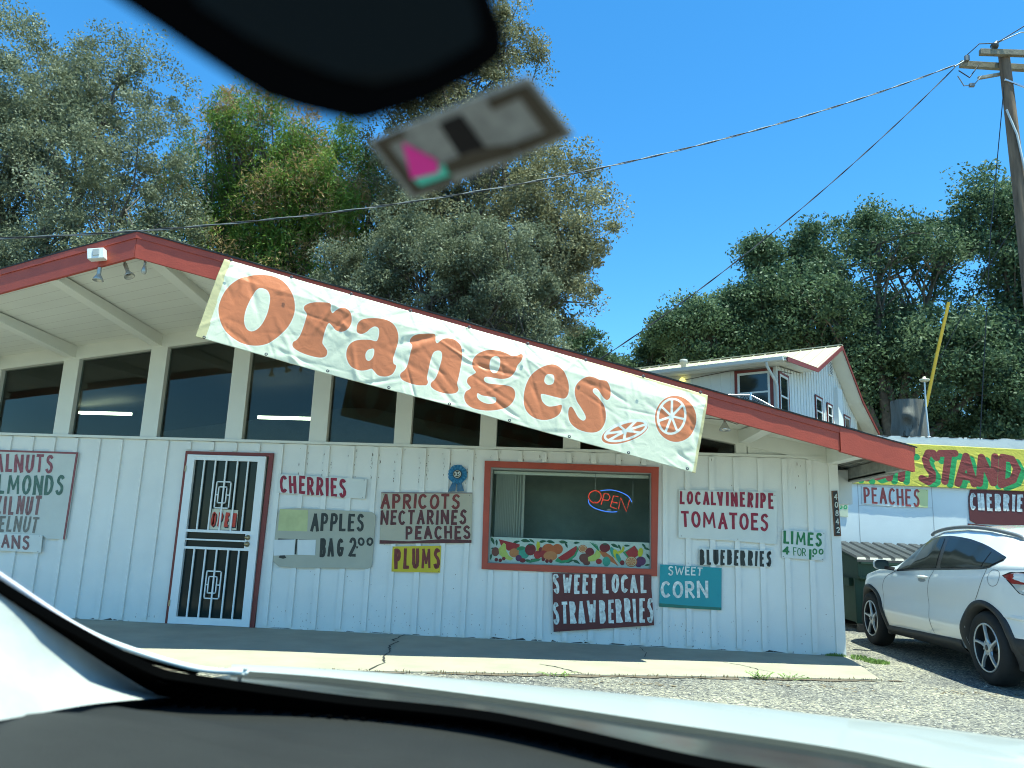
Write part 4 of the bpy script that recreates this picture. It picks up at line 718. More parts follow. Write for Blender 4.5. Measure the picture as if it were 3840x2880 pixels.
# ------------------------------------------------------------------ ground, slab
def ground_mat():
    m = bpy.data.materials.new("gravel_asphalt"); m.use_nodes = True; t = m.node_tree; b = t.nodes["Principled BSDF"]; b.inputs['Roughness'].default_value = .9
    co = t.nodes.new("ShaderNodeTexCoord")
    vo = t.nodes.new("ShaderNodeTexVoronoi"); vo.inputs['Scale'].default_value = 62; t.links.new(co.outputs['Object'], vo.inputs['Vector'])
    sp = t.nodes.new("ShaderNodeSeparateColor"); t.links.new(vo.outputs['Color'], sp.inputs[0])
    r = t.nodes.new("ShaderNodeValToRGB"); t.links.new(sp.outputs[0], r.inputs[0]); e = r.color_ramp.elements
    e[0].position = 0; e[0].color = (.035, .036, .038, 1); e[1].position = 1; e[1].color = (.46, .42, .34, 1)
    for p, c in ((.3, (.12, .118, .115)), (.55, (.20, .19, .17)), (.8, (.27, .255, .22))): q = e.new(p); q.color = (*c, 1)
    n = t.nodes.new("ShaderNodeTexNoise"); n.inputs['Scale'].default_value = .9; n.inputs['Detail'].default_value = 7; t.links.new(co.outputs['Object'], n.inputs['Vector'])
    r2 = t.nodes.new("ShaderNodeValToRGB"); t.links.new(n.outputs['Fac'], r2.inputs[0]); r2.color_ramp.elements[0].position = .38; r2.color_ramp.elements[1].position = .66
    r2.color_ramp.elements[0].color = (.72, .72, .73, 1); r2.color_ramp.elements[1].color = (1.28, 1.23, 1.08, 1)
    v2 = t.nodes.new("ShaderNodeTexVoronoi"); v2.inputs['Scale'].default_value = 24; t.links.new(co.outputs['Object'], v2.inputs['Vector'])
    s2 = t.nodes.new("ShaderNodeSeparateColor"); t.links.new(v2.outputs['Color'], s2.inputs[0]); g2 = t.nodes.new("ShaderNodeMath"); g2.operation = 'GREATER_THAN'; g2.inputs[1].default_value = .8; t.links.new(s2.outputs[1], g2.inputs[0])
    l2 = t.nodes.new("ShaderNodeMath"); l2.operation = 'LESS_THAN'; l2.inputs[1].default_value = .36; t.links.new(v2.outputs['Distance'], l2.inputs[0]); m2 = t.nodes.new("ShaderNodeMath"); m2.operation = 'MULTIPLY'; t.links.new(g2.outputs[0], m2.inputs[0]); t.links.new(l2.outputs[0], m2.inputs[1])
    r3 = t.nodes.new("ShaderNodeValToRGB"); t.links.new(s2.outputs[2], r3.inputs[0]); r3.color_ramp.elements[0].color = (.05, .05, .055, 1); r3.color_ramp.elements[1].color = (.42, .38, .3, 1)
    mxs = t.nodes.new("ShaderNodeMixRGB"); t.links.new(m2.outputs[0], mxs.inputs[0]); t.links.new(r.outputs[0], mxs.inputs[1]); t.links.new(r3.outputs[0], mxs.inputs[2]); r = mxs
    mx = t.nodes.new("ShaderNodeMixRGB"); mx.blend_type = 'MULTIPLY'; mx.inputs[0].default_value = 1; t.links.new(r.outputs[0], mx.inputs[1]); t.links.new(r2.outputs[0], mx.inputs[2])
    t.links.new(mx.outputs[0], b.inputs['Base Color'])
    bp = t.nodes.new("ShaderNodeBump"); bp.inputs['Strength'].default_value = .9; bp.inputs['Distance'].default_value = .012; t.links.new(vo.outputs['Distance'], bp.inputs['Height']); bp.invert = True
    t.links.new(bp.outputs[0], b.inputs['Normal']); return m
mb = MB(); G = 1500
for x0, x1, y0_, y1 in ((-G, G, -G, G),): mb.face([(x0, y0_, -.012), (x1, y0_, -.012), (x1, y1, -.012), (x0, y1, -.012)])
struct(mb.build("ground", ground_mat(), normals=False))
conc = mat("concrete_slab", (.36, .322, .24), .85, (2.2, .14), (45, .15), spots=(5, .73, (.30, .27, .21)))
# slab in front of the shop: its outer edge runs closer to the wall towards the right
def slab_y(x): return -1.49-.208*(2.84-x)
mb = MB(); rr = random.Random(6); xs = np.linspace(-9, 2.84, 90); e = [(x, slab_y(x)+rr.uniform(-.012, .012)) for x in xs]
top = [(x, y, 0.0) for x, y in e]+[(3.05, -.02, 0.0), (3.05, .06, 0), (-9, .06, 0)]
mb.prism([(x, y, 0) for x, y, z in top], (0, 0, -.05)); struct(mb.build("pavement", conc))
ck = mat("crack_dirt", (.035, .033, .028), .95); ckt = mat("crack_rubble", (.22, .16, .10), .95)
def crack(name, pts, w_, m):
    mb = MB(); rr = random.Random(len(pts)); P = []
    for (a, b) in zip(pts[:-1], pts[1:]):
        for k in range(5): t = k/5; P.append((a[0]*(1-t)+b[0]*t+rr.uniform(-.012, .012), a[1]*(1-t)+b[1]*t+rr.uniform(-.012, .012)))
    P.append(pts[-1]); rows = []
    for k, p in enumerate(P):
        a = Vector(P[max(k-1, 0)]); b = Vector(P[min(k+1, len(P)-1)]); d = (b-a).normalized(); ww = w_*rr.uniform(.35, 1.2)
        rows.append([(p[0]-d.y*ww, p[1]+d.x*ww, .004), (p[0]+d.y*ww, p[1]-d.x*ww, .004)])
    mb.grid(rows, 0, False); return mb.build(name, m)
struct(crack("pavement_crack", [(-1.86, -.03), (-1.90, -.5), (-1.80, -.62), (-1.83, -.95), (-1.74, -1.3), (-1.70, -1.75), (-1.62, -2.0), (-1.66, -2.4)], .011, ck))
struct(crack("pavement_crack", [(-.25, -1.62), (-.05, -1.8), (.05, -1.95), (.15, -2.04)], .008, ck))
struct(crack("pavement_crack", [(1.55, -.9), (1.75, -1.15), (1.8, -1.3), (1.9, -1.38)], .006, ck))
struct(crack("pavement_crack", [(.8, -.1), (.82, -.5), (.78, -.85)], .004, ck))
# crumbled strip of dirt along the slab edge
mb = MB(); rr = random.Random(3); x = -5.0
while x < 2.95:
    L = rr.uniform(.1, .35); a = rr.uniform(.02, .075); y = slab_y(x)
    if rr.random() < .8:
        n = 9; mb.face([(x+L/2+L*.62*math.cos(t)*rr.uniform(.7, 1.1), y-.015+a*math.sin(t)*rr.uniform(.6, 1.1), -.006+rr.uniform(0, .0006)) for t in [2*math.pi*k/n for k in range(n)]])
    x += L*.8
struct(mb.build("dirt_edge", mat("dry_dirt", (.15, .115, .08), .95, (14, .3), (60, .5)), normals=False))
for k, (x, y, L) in enumerate(((3.55, -1.95, .45), (2.1, -2.0, .5), (.6, -2.35, .5))):
    mb = MB()
    for j in range(46):
        xx, yy = x+rr.uniform(-L, L), y+rr.gauss(0, .05); a = rr.uniform(.004, .017)
        mb.face([(xx+a*1.6*math.cos(t)*rr.uniform(.6, 1), yy+a*math.sin(t)*rr.uniform(.6, 1), -.008+j*.0001) for t in [2*math.pi*q/8 for q in range(8)]])
    struct(mb.build("dirt_patch", mat("dirt_patch", (.22, .16, .09), .95, (20, .3)), normals=False))

rg_ = np.random.RandomState(17); V = []; F = []
for k in range(9000):
    x, y = rg_.uniform(-1.5, 5.2), rg_.uniform(-5.2, -.4)
    if y > slab_y(x)-.02 and x < 2.95 or x > 3.6 and y > -2.3 and rg_.rand() < .6: continue
    a = rg_.uniform(.003, .0085)*(1.6 if rg_.rand() < .06 else 1); q = rg_.rand()*6.28; i = len(V)
    for t in range(5): V.append((x+a*math.cos(q+t*1.257)*rg_.uniform(.7, 1.3), y+a*math.sin(q+t*1.257)*rg_.uniform(.7, 1.3), -.012))
    V.append((x, y, -.012+a*rg_.uniform(.5, 1)))
    F += [(i+t, i+(t+1) % 5, i+5) for t in range(5)]
me = bpy.data.meshes.new("loose_stones"); me.from_pydata(V, [], F)
for k_, c_ in enumerate(((.30, .28, .24), (.17, .165, .16), (.42, .39, .33))): me.materials.append(mat("loose_stone_%s" % ("tan", "dark", "pale")[k_], c_, .9))
me.polygons.foreach_set("material_index", [((j//5)*7919) % 3 for j in range(len(F))]); o = bpy.data.objects.new("loose_stones", me); COL.objects.link(o)
tag(o, "loose pale and dark stones scattered on the gravel lot", "stones", kind='stuff')
def blades(name, spots_, n, h, cols, m_):
    """grass tufts: thin bent blades"""
    rg = np.random.RandomState(sum(map(ord, name))); V = []; F = []
    for (x, y, rx, ry) in spots_:
        for k in range(n):
            a, q = rg.uniform(0, 2*math.pi), math.sqrt(rg.rand()); px, py = x+rx*q*math.cos(a), y+ry*q*math.sin(a); hh = h*rg.uniform(.35, 1)*(1-.5*q); b = rg.uniform(0, 2*math.pi); w_ = .004
            dx, dy = math.cos(b), math.sin(b); lean = rg.uniform(.1, .8)*hh; i = len(V)
            V += [(px-dy*w_, py+dx*w_, -.012), (px+dy*w_, py-dx*w_, -.012), (px+dx*lean*.4+dy*w_*.7, py+dy*lean*.4-dx*w_*.7, hh*.6), (px+dx*lean, py+dy*lean, hh), (px+dx*lean*.4-dy*w_*.7, py+dy*lean*.4+dx*w_*.7, hh*.6)]
            F.append((i, i+1, i+2, i+3, i+4))
    me = bpy.data.meshes.new(name); me.from_pydata(V, [], F); me.materials.append(m_); o = bpy.data.objects.new(name, me); COL.objects.link(o); return o
grass_m = mat("weed_green", (.24, .36, .08), .6, (6, .45)); dry_m = mat("dry_weed", (.25, .17, .07), .8, (6, .4))
o = blades("grass", [(3.17, -.10, .10, .16), (3.20, -.28, .07, .08), (3.26, -.38, .10, .07), (2.93, -.03, .12, .02)], 170, .05, None, grass_m)
tag(o, "low green grass growing at the shop corner by the slab end", "grass", kind='stuff')
o = blades("dry_weeds", [(x, slab_y(x)-.02, .16, .03) for x in np.arange(-3.2, 2.9, .31)], 14, .03, None, dry_m); tag(o, "dry brown weeds along the slab edge", "weeds", kind='stuff')
def weed(x, y, h, label, n=26, seed=0):
    rg = random.Random(seed); mb = MB()
    for k in range(n):
        a = rg.uniform(0, 6.28); q = rg.uniform(.01, .13); e = Vector((x+q*1.6*math.cos(a), y+q*.5*math.sin(a), h*rg.uniform(.25, 1))); b = Vector((x+q*.5*math.cos(a), y+.1*q*math.sin(a), -.01))
        mb.tube([b, (b+e)/2+Vector((0, 0, .01)), e], .0018, 4)
        for j in range(5):
            p = b.lerp(e, rg.uniform(.35, 1)); c = rg.uniform(0, 6.28); L = rg.uniform(.012, .028); d = Vector((math.cos(c), math.sin(c)*.6, rg.uniform(-.2, .6))).normalized()*L; s_ = d.cross(Vector((0, 0, 1))).normalized()*L*.3
            mb.face([p, p+d*.5+s_, p+d, p+d*.5-s_])
    tag(mb.build("weed", grass_m, normals=False), label, "weed", "weeds along the slab edge")
weed(1.72, -1.78, .062, "leafy green weed at the slab edge, tallest of the clumps", 20, 1)
weed(1.95, -1.74, .045, "green weed right of the tallest weed clump on the slab edge", 13, 2)
weed(-.1, -2.17, .03, "tiny weed where the diagonal slab crack meets the gravel", 9, 4)

# ------------------------------------------------------------------ fruit stand on the right
YS = 4.6
stand = thing("fruit_stand", "white plywood fruit stand with white roof edge beyond the parked car", "stand", (8, 7, 0))
ply = mat("painted_plywood", (.72, .75, .74), .6, (1.8, .06), (30, .12), spots=(7, .71, (.45, .44, .40)))
mb = MB(); mb.box(2.6, 14, YS, YS+.1, -.01, 2.97); mb.box(2.6, 2.7, YS+.1, 7.6, -.01, 2.97)
for x in (3.93, 4.9, 6.12, 7.33): mb.box(x, x+.012, YS-.002, YS, .02, 2.3, 1)
mb.box(4.9, 6.12, YS-.0025, YS, 1.90, 1.907, 1)
mb.build("wall", [ply, mat("joint_grey", (.42, .44, .43), .7)], stand)
mb = MB(); rr = random.Random(9)
rows = []
for x in np.linspace(2.6, 14, 80): rows.append([(x, YS-.032, 2.935), (x, YS-.032, 3.118+rr.uniform(-.006, .004)), (x, YS+.0, 3.122), (x, YS+.001, 2.935)])
mb.grid(rows, 0, False, closed=True)
for k in range(60):
    x = rr.uniform(4.2, 9); L = rr.uniform(.03, .2); mb.face([(x, YS-.034, 3.118), (x+L, YS-.034, 3.118), (x+L*.8, YS-.034, 3.118-rr.uniform(.004, .03)), (x+L*.2, YS-.034, 3.118-rr.uniform(.004, .02))], 1)
mb.build("roof_edge", [mat("flaked_white", (.60, .62, .60), .6, (3, .08), (30, .2), spots=(6, .68, (.34, .32, .28))), mat("flake_dark", (.1, .095, .085), .9)], stand)
mb = MB(); mb.box(2.6, 14, YS+.002, 7.7, 3.09, 3.121); mb.build("roof", shingle, stand)
SB = DATA['sb']; q = SB['q']
def sb_xz(s, t):
    TL, TR, BR, BL = map(np.array, q); s = s[:, None]; t = t[:, None]; return (TL*(1-s)+TR*s)*(1-t)+(BL*(1-s)+BR*s)*t
def sb_attr(s, t):
    P = sb_xz(s, t); return dict(red=strokes_sd(P, SB['st'], .060), green=strokes_sd(P-np.array([.082, -.052]), SB['st'], .056))
def sb_disp(s, t):
    d = .02+0*s; x = s*5; y = t*.7; rg = np.random.RandomState(8)
    for k in range(130):
        px, py = rg.uniform(0, 4.5), rg.uniform(.12, .7); L = rg.uniform(.05, .2); W = rg.uniform(.008, .016); a = rg.normal(.12, .15); u = (x-px)*math.cos(a)+(y-py)*math.sin(a); v = -(x-px)*math.sin(a)+(y-py)*math.cos(a)
        d = d+rg.normal(0, .0035)*np.exp(-(u/L)**2)*np.exp(-(v/W)**2)
    return d
q3 = [(x, 4.56, z) for x, z in q]
sbm = cloth_mat("stand_banner_cloth", (.66, .55, .07), [('green', 0, .003, (.02, .30, .08)), ('red', 0, .003, (.24, .035, .025))], bump=(14, .2))
o = cloth("fruit_stand_banner", *q3, 520, 80, sb_disp, sb_attr, [sbm]); tag(o, "yellow banner with brush letters STAND in dark red shaded green", "banner")
# stump behind the stand, lamp pole, yellow rod
mb = MB(); cx, cy = 7.45, 8.4; rows = []
for k, z in enumerate(np.linspace(0, 4.46, 60)):
    row = []
    for j in range(48):
        a = 2*math.pi*j/48; n_ = noise.noise(Vector((math.cos(a)*2.5, math.sin(a)*2.5, z*.5)))
        n2 = noise.noise(Vector((math.cos(a)*9, math.sin(a)*9, z*.8)))
        r = .345+.04*n_+.03*n2+.012*noise.noise(Vector((math.cos(a)*22, math.sin(a)*22, z*1.2)))-.012*(z-3.9)
        bd = math.exp(-((a-4.25)/.22)**2-((z-4.08)/.10)**2); r += .20*bd-.05*math.exp(-((a-4.25)/.3)**2-((z-3.86)/.09)**2)
        bd2 = math.exp(-((a-3.2)/.35)**2-((z-3.78)/.15)**2); r += .07*bd2
        row.append((cx+r*math.cos(a), cy+r*math.sin(a), z))
    rows.append(row)
mb.grid(rows, 0, True, closed=True); mb.face(rows[-1], 1)
barkdead = mat("dead_wood", (.17, .16, .14), .9, (6, .5), (16, 1.0), spots=(11, .60, (.06, .05, .04)), stretch=(1, 1, .18)); 
tag(mb.build("tree_stump", [barkdead, mat("cut_wood", (.36, .33, .27), .9, (12, .3))]), "tall grey dead tree stump with a knot standing behind the fruit stand", "stump")
lp = thing("roof_pole_lamp", "thin pale pole with a round disc lamp on the fruit stand roof edge", "lamp", (6.28, 4.9, 3.1))
pvc = mat("pvc_pale", (.55, .60, .62), .4)
mb = MB(); mb.tube([(6.28, 4.9, 3.11), (6.265, 4.9, 3.7), (6.27, 4.9, 4.18)], .014, 10); mb.lathe([(.035, 0), (.035, .05), (.02, .06)], (6.28, 4.9, 3.118), (0, 0, 1), 12); mb.build("pole", pvc, lp)
mb = MB(); c = (6.27, 4.9, 4.19); mb.lathe([(.01, -.035), (.06, -.03), (.088, -.005), (.085, .012), (.03, .025), (.022, .06), (.0, .062)], c, (0, 0, 1), 24); mb.build("lamp_disc", mat("lamp_cream", (.62, .58, .42), .4), lp)
mb = MB(); A_ = Vector((7.63, 7.95, 4.27)); B_ = Vector((8.27, 7.95, 6.63)); mb.tube([A_, A_.lerp(B_, .5)+Vector((-.01, 0, 0)), B_], .036, 10)
tag(mb.build("yellow_rod", mat("yellow_paint", (.58, .36, .012), .45, (8, .12))), "long yellow rod leaning up from the stump into the trees", "rod")

# ------------------------------------------------------------------ two-storey house behind
ha = R(33); E1 = Vector((math.cos(ha), -math.sin(ha), 0)); E2 = Vector((math.sin(ha), math.cos(ha), 0)); P0 = Vector((5.813, 13.0, 0))
def hp(a, s, z): return P0+E1*a+E2*s+Vector((0, 0, z))
house = thing("white_house", "white two-storey house with beige metal roof and red window trim behind the shop", "house", tuple(P0))
prof = [(-.65, 6.32), (2.29, 6.58), (5.3, 7.96), (7.8, 6.47), (10.1, 5.60)]
hwhite = mat("house_boards", (.72, .73, .70), .6, (2, .06), (30, .1))
mb = MB()
mb.prism([hp(-12, 0, 0), hp(0, 0, 0), hp(0, 0, 6.28), hp(-12, 0, 6.28)], E2*.1)
mb.prism([hp(0, .1, 0), hp(0, 9, 0), hp(0, 9, 5.95), hp(0, 7.8, 6.40), hp(0, 5.3, 7.88), hp(0, 2.29, 6.50), hp(0, .1, 6.28)], E1*-.1)
mb.prism([hp(-12, 9, 0), hp(-12, 0, 0), hp(-12, 0, 6.3), hp(-12, 9, 6.)], E1*.1)
for k in range(38):
    a = -.16-.31*k
    if -1.3 < a < -.06: mb.obox(hp(a, -.012, 2.5), E1*.025, E2*.012, (0, 0, 2.5))
    else: mb.obox(hp(a, -.012, 3.14), E1*.025, E2*.012, (0, 0, 3.13))
for k in range(31):
    s_ = .12+.29*k; zt = np.interp(s_, [p[0] for p in prof], [p[1] for p in prof])-.1; 
    for u0, u1, z0, z1 in ((.05, 1.03, 4.75, 6.16), (3.55, 4.47, 5.05, 6.07), (4.87, 5.65, 5.2, 6.03), (6.97, 7.95, 5.0, 5.94)):
        if u0 < s_ < u1: mb.obox(hp(.011, s_, z0/2), E2*.024, E1*.011, (0, 0, z0/2)); mb.obox(hp(.011, s_, (zt+z1)/2), E2*.024, E1*.011, (0, 0, (zt-z1)/2)); break
    else: mb.obox(hp(.011, s_, zt/2), E2*.024, E1*.011, (0, 0, zt/2))
mb.obox(hp(.07, 6.2, 3.35), E1*.07, E2*.3, (0, 0, 3.35))
mb.build("wall", hwhite, house)
tan = mat("tan_metal_roof", (.56, .52, .38), .4, (1.5, .06), metal=.1)
mb = MB(); 
for a, b in zip(prof[:-1], prof[1:]): mb.prism([hp(.5, a[0], a[1]), hp(.5, b[0], b[1]), hp(.5, b[0], b[1]+.05), hp(.5, a[0], a[1]+.05)], E1*-12.6)
for k in range(30):
    x = .42-.42*k
    for a, b in zip(prof[:-1], prof[1:]): mb.bar(hp(x, a[0], a[1]+.06), hp(x, b[0], b[1]+.06), .03, .04)
mb.bar(hp(.52, 5.3, 8.03), hp(-12, 5.3, 8.03), .2, .03)
mb.build("roof", tan, house)
mb = MB(); 
for a, b in zip(prof[:-1], prof[1:]): mb.prism([hp(.49, a[0], a[1]-.012), hp(.49, b[0], b[1]-.012), hp(.49, b[0], b[1]-.05), hp(.49, a[0], a[1]-.05)], E1*-.49)
mb.prism([hp(.40, -.6, 6.27), hp(.40, .0, 6.31), hp(-12, .0, 6.31), hp(-12, -.6, 6.27)], (0, 0, -.02))
mb.build("soffit", mat("house_soffit", (.70, .70, .64), .7, (3, .05)), house)
mb = MB()
for a, b in zip(prof[:-1], prof[1:]): mb.prism([hp(.505, a[0], a[1]+.045), hp(.505, b[0], b[1]+.045), hp(.505, b[0], b[1]-.09), hp(.505, a[0], a[1]-.09)], E1*.03)
mb.build("rake_board", redd, house)
mb = MB(); rows = []
for a in np.linspace(-12, .43, 14): rows.append([hp(a, -.66, 6.36), hp(a, -.78, 6.36), hp(a, -.76, 6.27), hp(a, -.66, 6.245)])
mb.grid(rows, 0, False, closed=True); mb.face(rows[-1]); mb.face(rows[0])
mb.build("gutter", mat("gutter_white", (.66, .68, .66), .4, (3, .05)), house)
mb = MB(); mb.tube([hp(-.04, -.70, 6.26), hp(-.04, -.68, 6.15), hp(.0, -.2, 5.85), hp(.02, -.06, 5.7), hp(.02, -.06, 3)], .04, 8); mb.build("downspout", mat("gutter_white2", (.62, .64, .62), .4), house)
def hwin(side, u0, u1, z0, z1, name="window", tr=.09, mid=.5):
    f = (lambda u, z, o: hp(u, -o, z)) if side == 'front' else (lambda u, z, o: hp(o, u, z))
    nrm = -E2 if side == 'front' else E1
    mb = MB()
    def fr(u0, u1, z0, z1, t, o, m):
        for a, b, c, d in ((u0, u0+t, z0, z1), (u1-t, u1, z0, z1), (u0+t, u1-t, z0, z0+t), (u0+t, u1-t, z1-t, z1)):
            mb.prism([f(a, c, o), f(b, c, o), f(b, d, o), f(a, d, o)], nrm*.02, m)
    fr(u0, u1, z0, z1, tr, .022, 0); fr(u0+tr, u1-tr, z0+tr*.6, z1-tr, .065, .02, 1)
    zm = z0+(z1-z0)*mid; mb.prism([f(u0+tr, zm-.025, .024), f(u1-tr, zm-.025, .024), f(u1-tr, zm+.025, .024), f(u0+tr, zm+.025, .024)], nrm*.02, 1)
    wf = mb.build(name, [redd, hwhite], house)
    mb = MB(); mb.prism([f(u0+tr, z0, .014), f(u1-tr, z0, .014), f(u1-tr, z1-tr, .014), f(u0+tr, z1-tr, .014)], nrm*.008); mb.build("pane", mat("house_glass", (.02, .026, .026), .05, spec=.7), wf)
hwin('front', -1.24, -.10, 5.05, 6.25, mid=.42)
hwin('side', .10, .98, 4.75, 6.16, tr=.07)
hwin('side', 3.6, 4.42, 5.05, 6.07, tr=.06); hwin('side', 4.92, 5.6, 5.2, 6.03, tr=.06); hwin('side', 7.02, 7.9, 5.0, 5.94, tr=.06)
mb = MB(); mb.obox(hp(.03, 5.5, 7.32), E1*.03, E2*.2, (0, 0, .25))
for k in range(8): mb.obox(hp(.062, 5.5, 7.12+.055*k), E1*.004, E2*.16, (0, 0, .012), 1)
mb.build("gable_vent", [hwhite, mat("vent_dark", (.05, .05, .045), .8)], house)
mb = MB(); mb.lathe([(.0, -.17), (.06, -.15), (.085, -.1), (.08, -.05), (.06, 0)], hp(-2.88, -.01, 6.12), -E2*-1, 16)
mb.build("porch_lamp", mat("lit_porch_lamp", (.8, .7, .3), emit=((1, .78, .2), .9)), house)
mb = MB(); c = hp(-4.4, 3.3, 7.02); mb.lathe([(.09, 0), (.09, .48), (.14, .5), (.14, .62), (.09, .64), (.0, .65)], c, (0, 0, 1), 14); mb.build("vent_pipe", mat("grey_pipe", (.35, .36, .34), .6), house)
mb = MB(); pk = mat("eave_wire", (.12, .11, .1), .7)
mb.tube([hp(-5, -.02, 6.2), hp(-3, -.03, 6.12), hp(-1.4, -.03, 6.27), hp(-.2, -.05, 6.22), hp(.3, .4, 6.1)], .012, 5); mb.build("eave_wire", pk, house)
# chain link railing on the flat roof between
rail = thing("roof_railing", "galvanised chain link railing on the roof below the house windows", "railing", (4.6, 9.5, 4.0))
def rl(px, py, Y): return Vector((px, Y, py))
ra = [Vector((1.9, 9.3, 4.35)), Vector((4.02, 9.3, 4.32)), Vector((4.75, 8.4, 3.78))]
mb = MB(); mb.tube([(3.05, 8.0, 4.43), (3.92, 8.0, 4.44)], .022, 8); mb.tube([(3.92, 8.0, 2.5), (3.92, 8.0, 4.50)], .032, 8); mb.tube([(3.92, 8.0, 4.44), (4.15, 7.9, 4.29), (4.45, 7.8, 4.09)], .02, 8); mb.build("rail", metal, rail)
mb = MB()
for a, b in ((Vector((3.05, 8.0, 4.42)), Vector((3.9, 8.0, 4.43))), (Vector((3.93, 7.99, 4.42)), Vector((4.45, 7.79, 4.08)))):
    L = (b-a).length; n = int(L/.055); dz = Vector((0, 0, -1.6))
    for k in range(n+1):
        p = a.lerp(b, k/n)
        for sgn in (1, -1):
            e = p+(b-a).normalized()*sgn*1.6; mb.tube([p, p+dz*.5+(b-a).normalized()*sgn*.8 if 0 else (p+e+dz)/2, e+dz] if 0 <= k+sgn*1.6/L*n <= n else [p, p+dz*min(1, (k if sgn < 0 else n-k)/n*L/1.6)+(b-a).normalized()*sgn*min(1.6, (k if sgn < 0 else n-k)/n*L)], .004, 3, cap=False)
mb.build("chain_link", metal, rail, normals=False)

# ------------------------------------------------------------------ dumpster
db = thing("dumpster", "dark green dumpster with ribbed black plastic lids beside the shop corner", "dumpster", (5.3, 3.6, 0))
dg = mat("dumpster_green", (.012, .048, .026), .7, (2.5, .25), (20, .2), spots=(6, .7, (.05, .045, .03)))
mb = MB()
pf = [(2.95, .10), (2.95, .70), (2.86, .76), (2.86, .97), (4.15, 1.2), (4.15, .10)]
mb.prism([(4.27, y, z) for y, z in pf], (2.1, 0, 0))
mb.box(4.25, 6.4, 2.80, 2.86, .955, .985); mb.box(4.24, 6.4, 2.84, 2.95, .74, .775); mb.box(4.22, 4.27, 2.84, 2.90, .77, 1.03)
for x in (4.62, 5.25, 5.9): mb.box(x, x+.05, 2.90, 2.955, .12, .70)
mb.bar((4.255, 2.86, 1.0), (4.255, 4.15, 1.235), .03, .03)
mb.box(4.205, 4.27, 3.2, 3.9, .62, .74); mb.box(4.2, 4.272, 2.93, 2.98, .1, .74)
mb.build("bin", dg, db, .006)
bp_ = mat("black_lid_plastic", (.045, .045, .043), .42, (4, .25), (30, .12))
for x0, x1 in ((4.2, 5.28), (5.31, 6.4)):
    mb = MB(); n = 6; rows = []; xs = []
    w_ = (x1-x0)/n
    for k in range(n):
        a = x0+k*w_; xs += [(a, 0), (a+.02, .028), (a+w_*.72, .028), (a+w_*.8, 0)]
    xs.append((x1, 0))
    for y, z, on in ((2.80, .985, 0), (2.795, 1.02, 0), (2.83, 1.035, .6), (2.9, 1.047, 1), (4.15, 1.262, 1), (4.2, 1.262, 0)):
        rows.append([(x, y, z+h*on) for x, h in xs])
    mb.grid(rows, 0, False); mb.build("lid", bp_, db, normals=False)
mb = MB(); mb.box(4.2, 6.42, 2.84, 2.92, 0.0, .10); mb.box(4.3, 6.3, 4.0, 4.1, 0, .1); mb.build("skid", black, db)

# ------------------------------------------------------------------ utility pole and wires
up = thing("utility_pole", "brown wooden utility pole with two crossarms and insulators at the top right", "utility pole", (10.62, 9, 0))
wood = mat("pole_wood", (.20, .135, .09), .85, (9, .5), (22, .9), spots=(16, .64, (.05, .035, .025)), stretch=(1, 1, .12)); woodg = mat("crossarm_wood", (.24, .21, .155), .9, (6, .3), (20, .7))
mb = MB(); px, py = 10.62, 9.0
mb.tube([(px+.05, py, 0), (px+.03, py, 5), (px, py, 10), (px-.05, py, 13.55)], [.19, .17, .145, .125], 18); mb.build("pole", wood, up)
mb = MB(); mb.bar((9.92, 8.86, 13.46), (12.4, 8.78, 13.27), .11, .15); mb.bar((9.58, 9.16, 13.33), (12.1, 9.10, 13.08), .11, .16); mb.build("crossarm", woodg, up, .008)
mb = MB(); mb.bar((11.0, 8.85, 12.62), (11.45, 8.78, 13.2), .03, .05); mb.bar((10.45, 8.86, 12.7), (10.98, 8.86, 12.45), .03, .04); mb.bar((9.98, 9.14, 12.92), (10.5, 9.1, 13.0), .07, .07, 1); mb.build("brace", [metal, greywood], up)
ins = mat("insulator", (.05, .045, .04), .3)
for c in ((10.28, 8.82, 13.62), (11.95, 8.78, 13.45)):
    mb = MB(); mb.lathe([(.02, -.12), (.05, -.08), (.095, -.06), (.095, .0), (.06, .05), (.05, .1), (.0, .11)], c, (.5, -.1, .85), 14); mb.build("insulator", ins, up)
mb = MB(); steel = mat("wire_alu", (.22, .23, .23), .5, metal=.3); wdark = mat("wire_black", (.03, .032, .04), .6)
mb.tube([(9.36, 9, 13.16), (9.6, 9.05, 13.32), (9.75, 9.1, 13.46)], .02, 6); mb.tube([(9.7, 9.05, 13.5), (9.95, 8.9, 13.72), (10.25, 8.8, 13.66)], .014, 6, 1)
mb.tube([(9.45, 9.0, 13.05), (9.7, 9, 12.85), (9.95, 9.0, 13.2)], .016, 6, 1); mb.tube([(9.42, 9.0, 12.9), (9.55, 9.0, 12.62), (9.8, 9.0, 12.66), (10.0, 9.02, 12.9)], .014, 6); mb.tube([(10.3, 8.8, 13.66), (10.9, 8.8, 13.95), (11.4, 8.75, 13.92), (11.95, 8.75, 13.55)], .014, 6)
mb.box(9.68, 9.8, 8.96, 9.04, 12.6, 12.68); mb.box(9.66, 9.76, 9.02, 9.1, 13.36, 13.5); mb.build("jumper_wire", [steel, wdark], up)
mb = MB(); mb.tube([(px-.17, py-.1, 11.9), (px-.02, py-.16, 11.2), (px+.08, py-.17, 10.2), (px+.12, py-.19, 4), (px+.12, py-.2, 0)], .025, 8); mb.build("conduit", pvc, up)
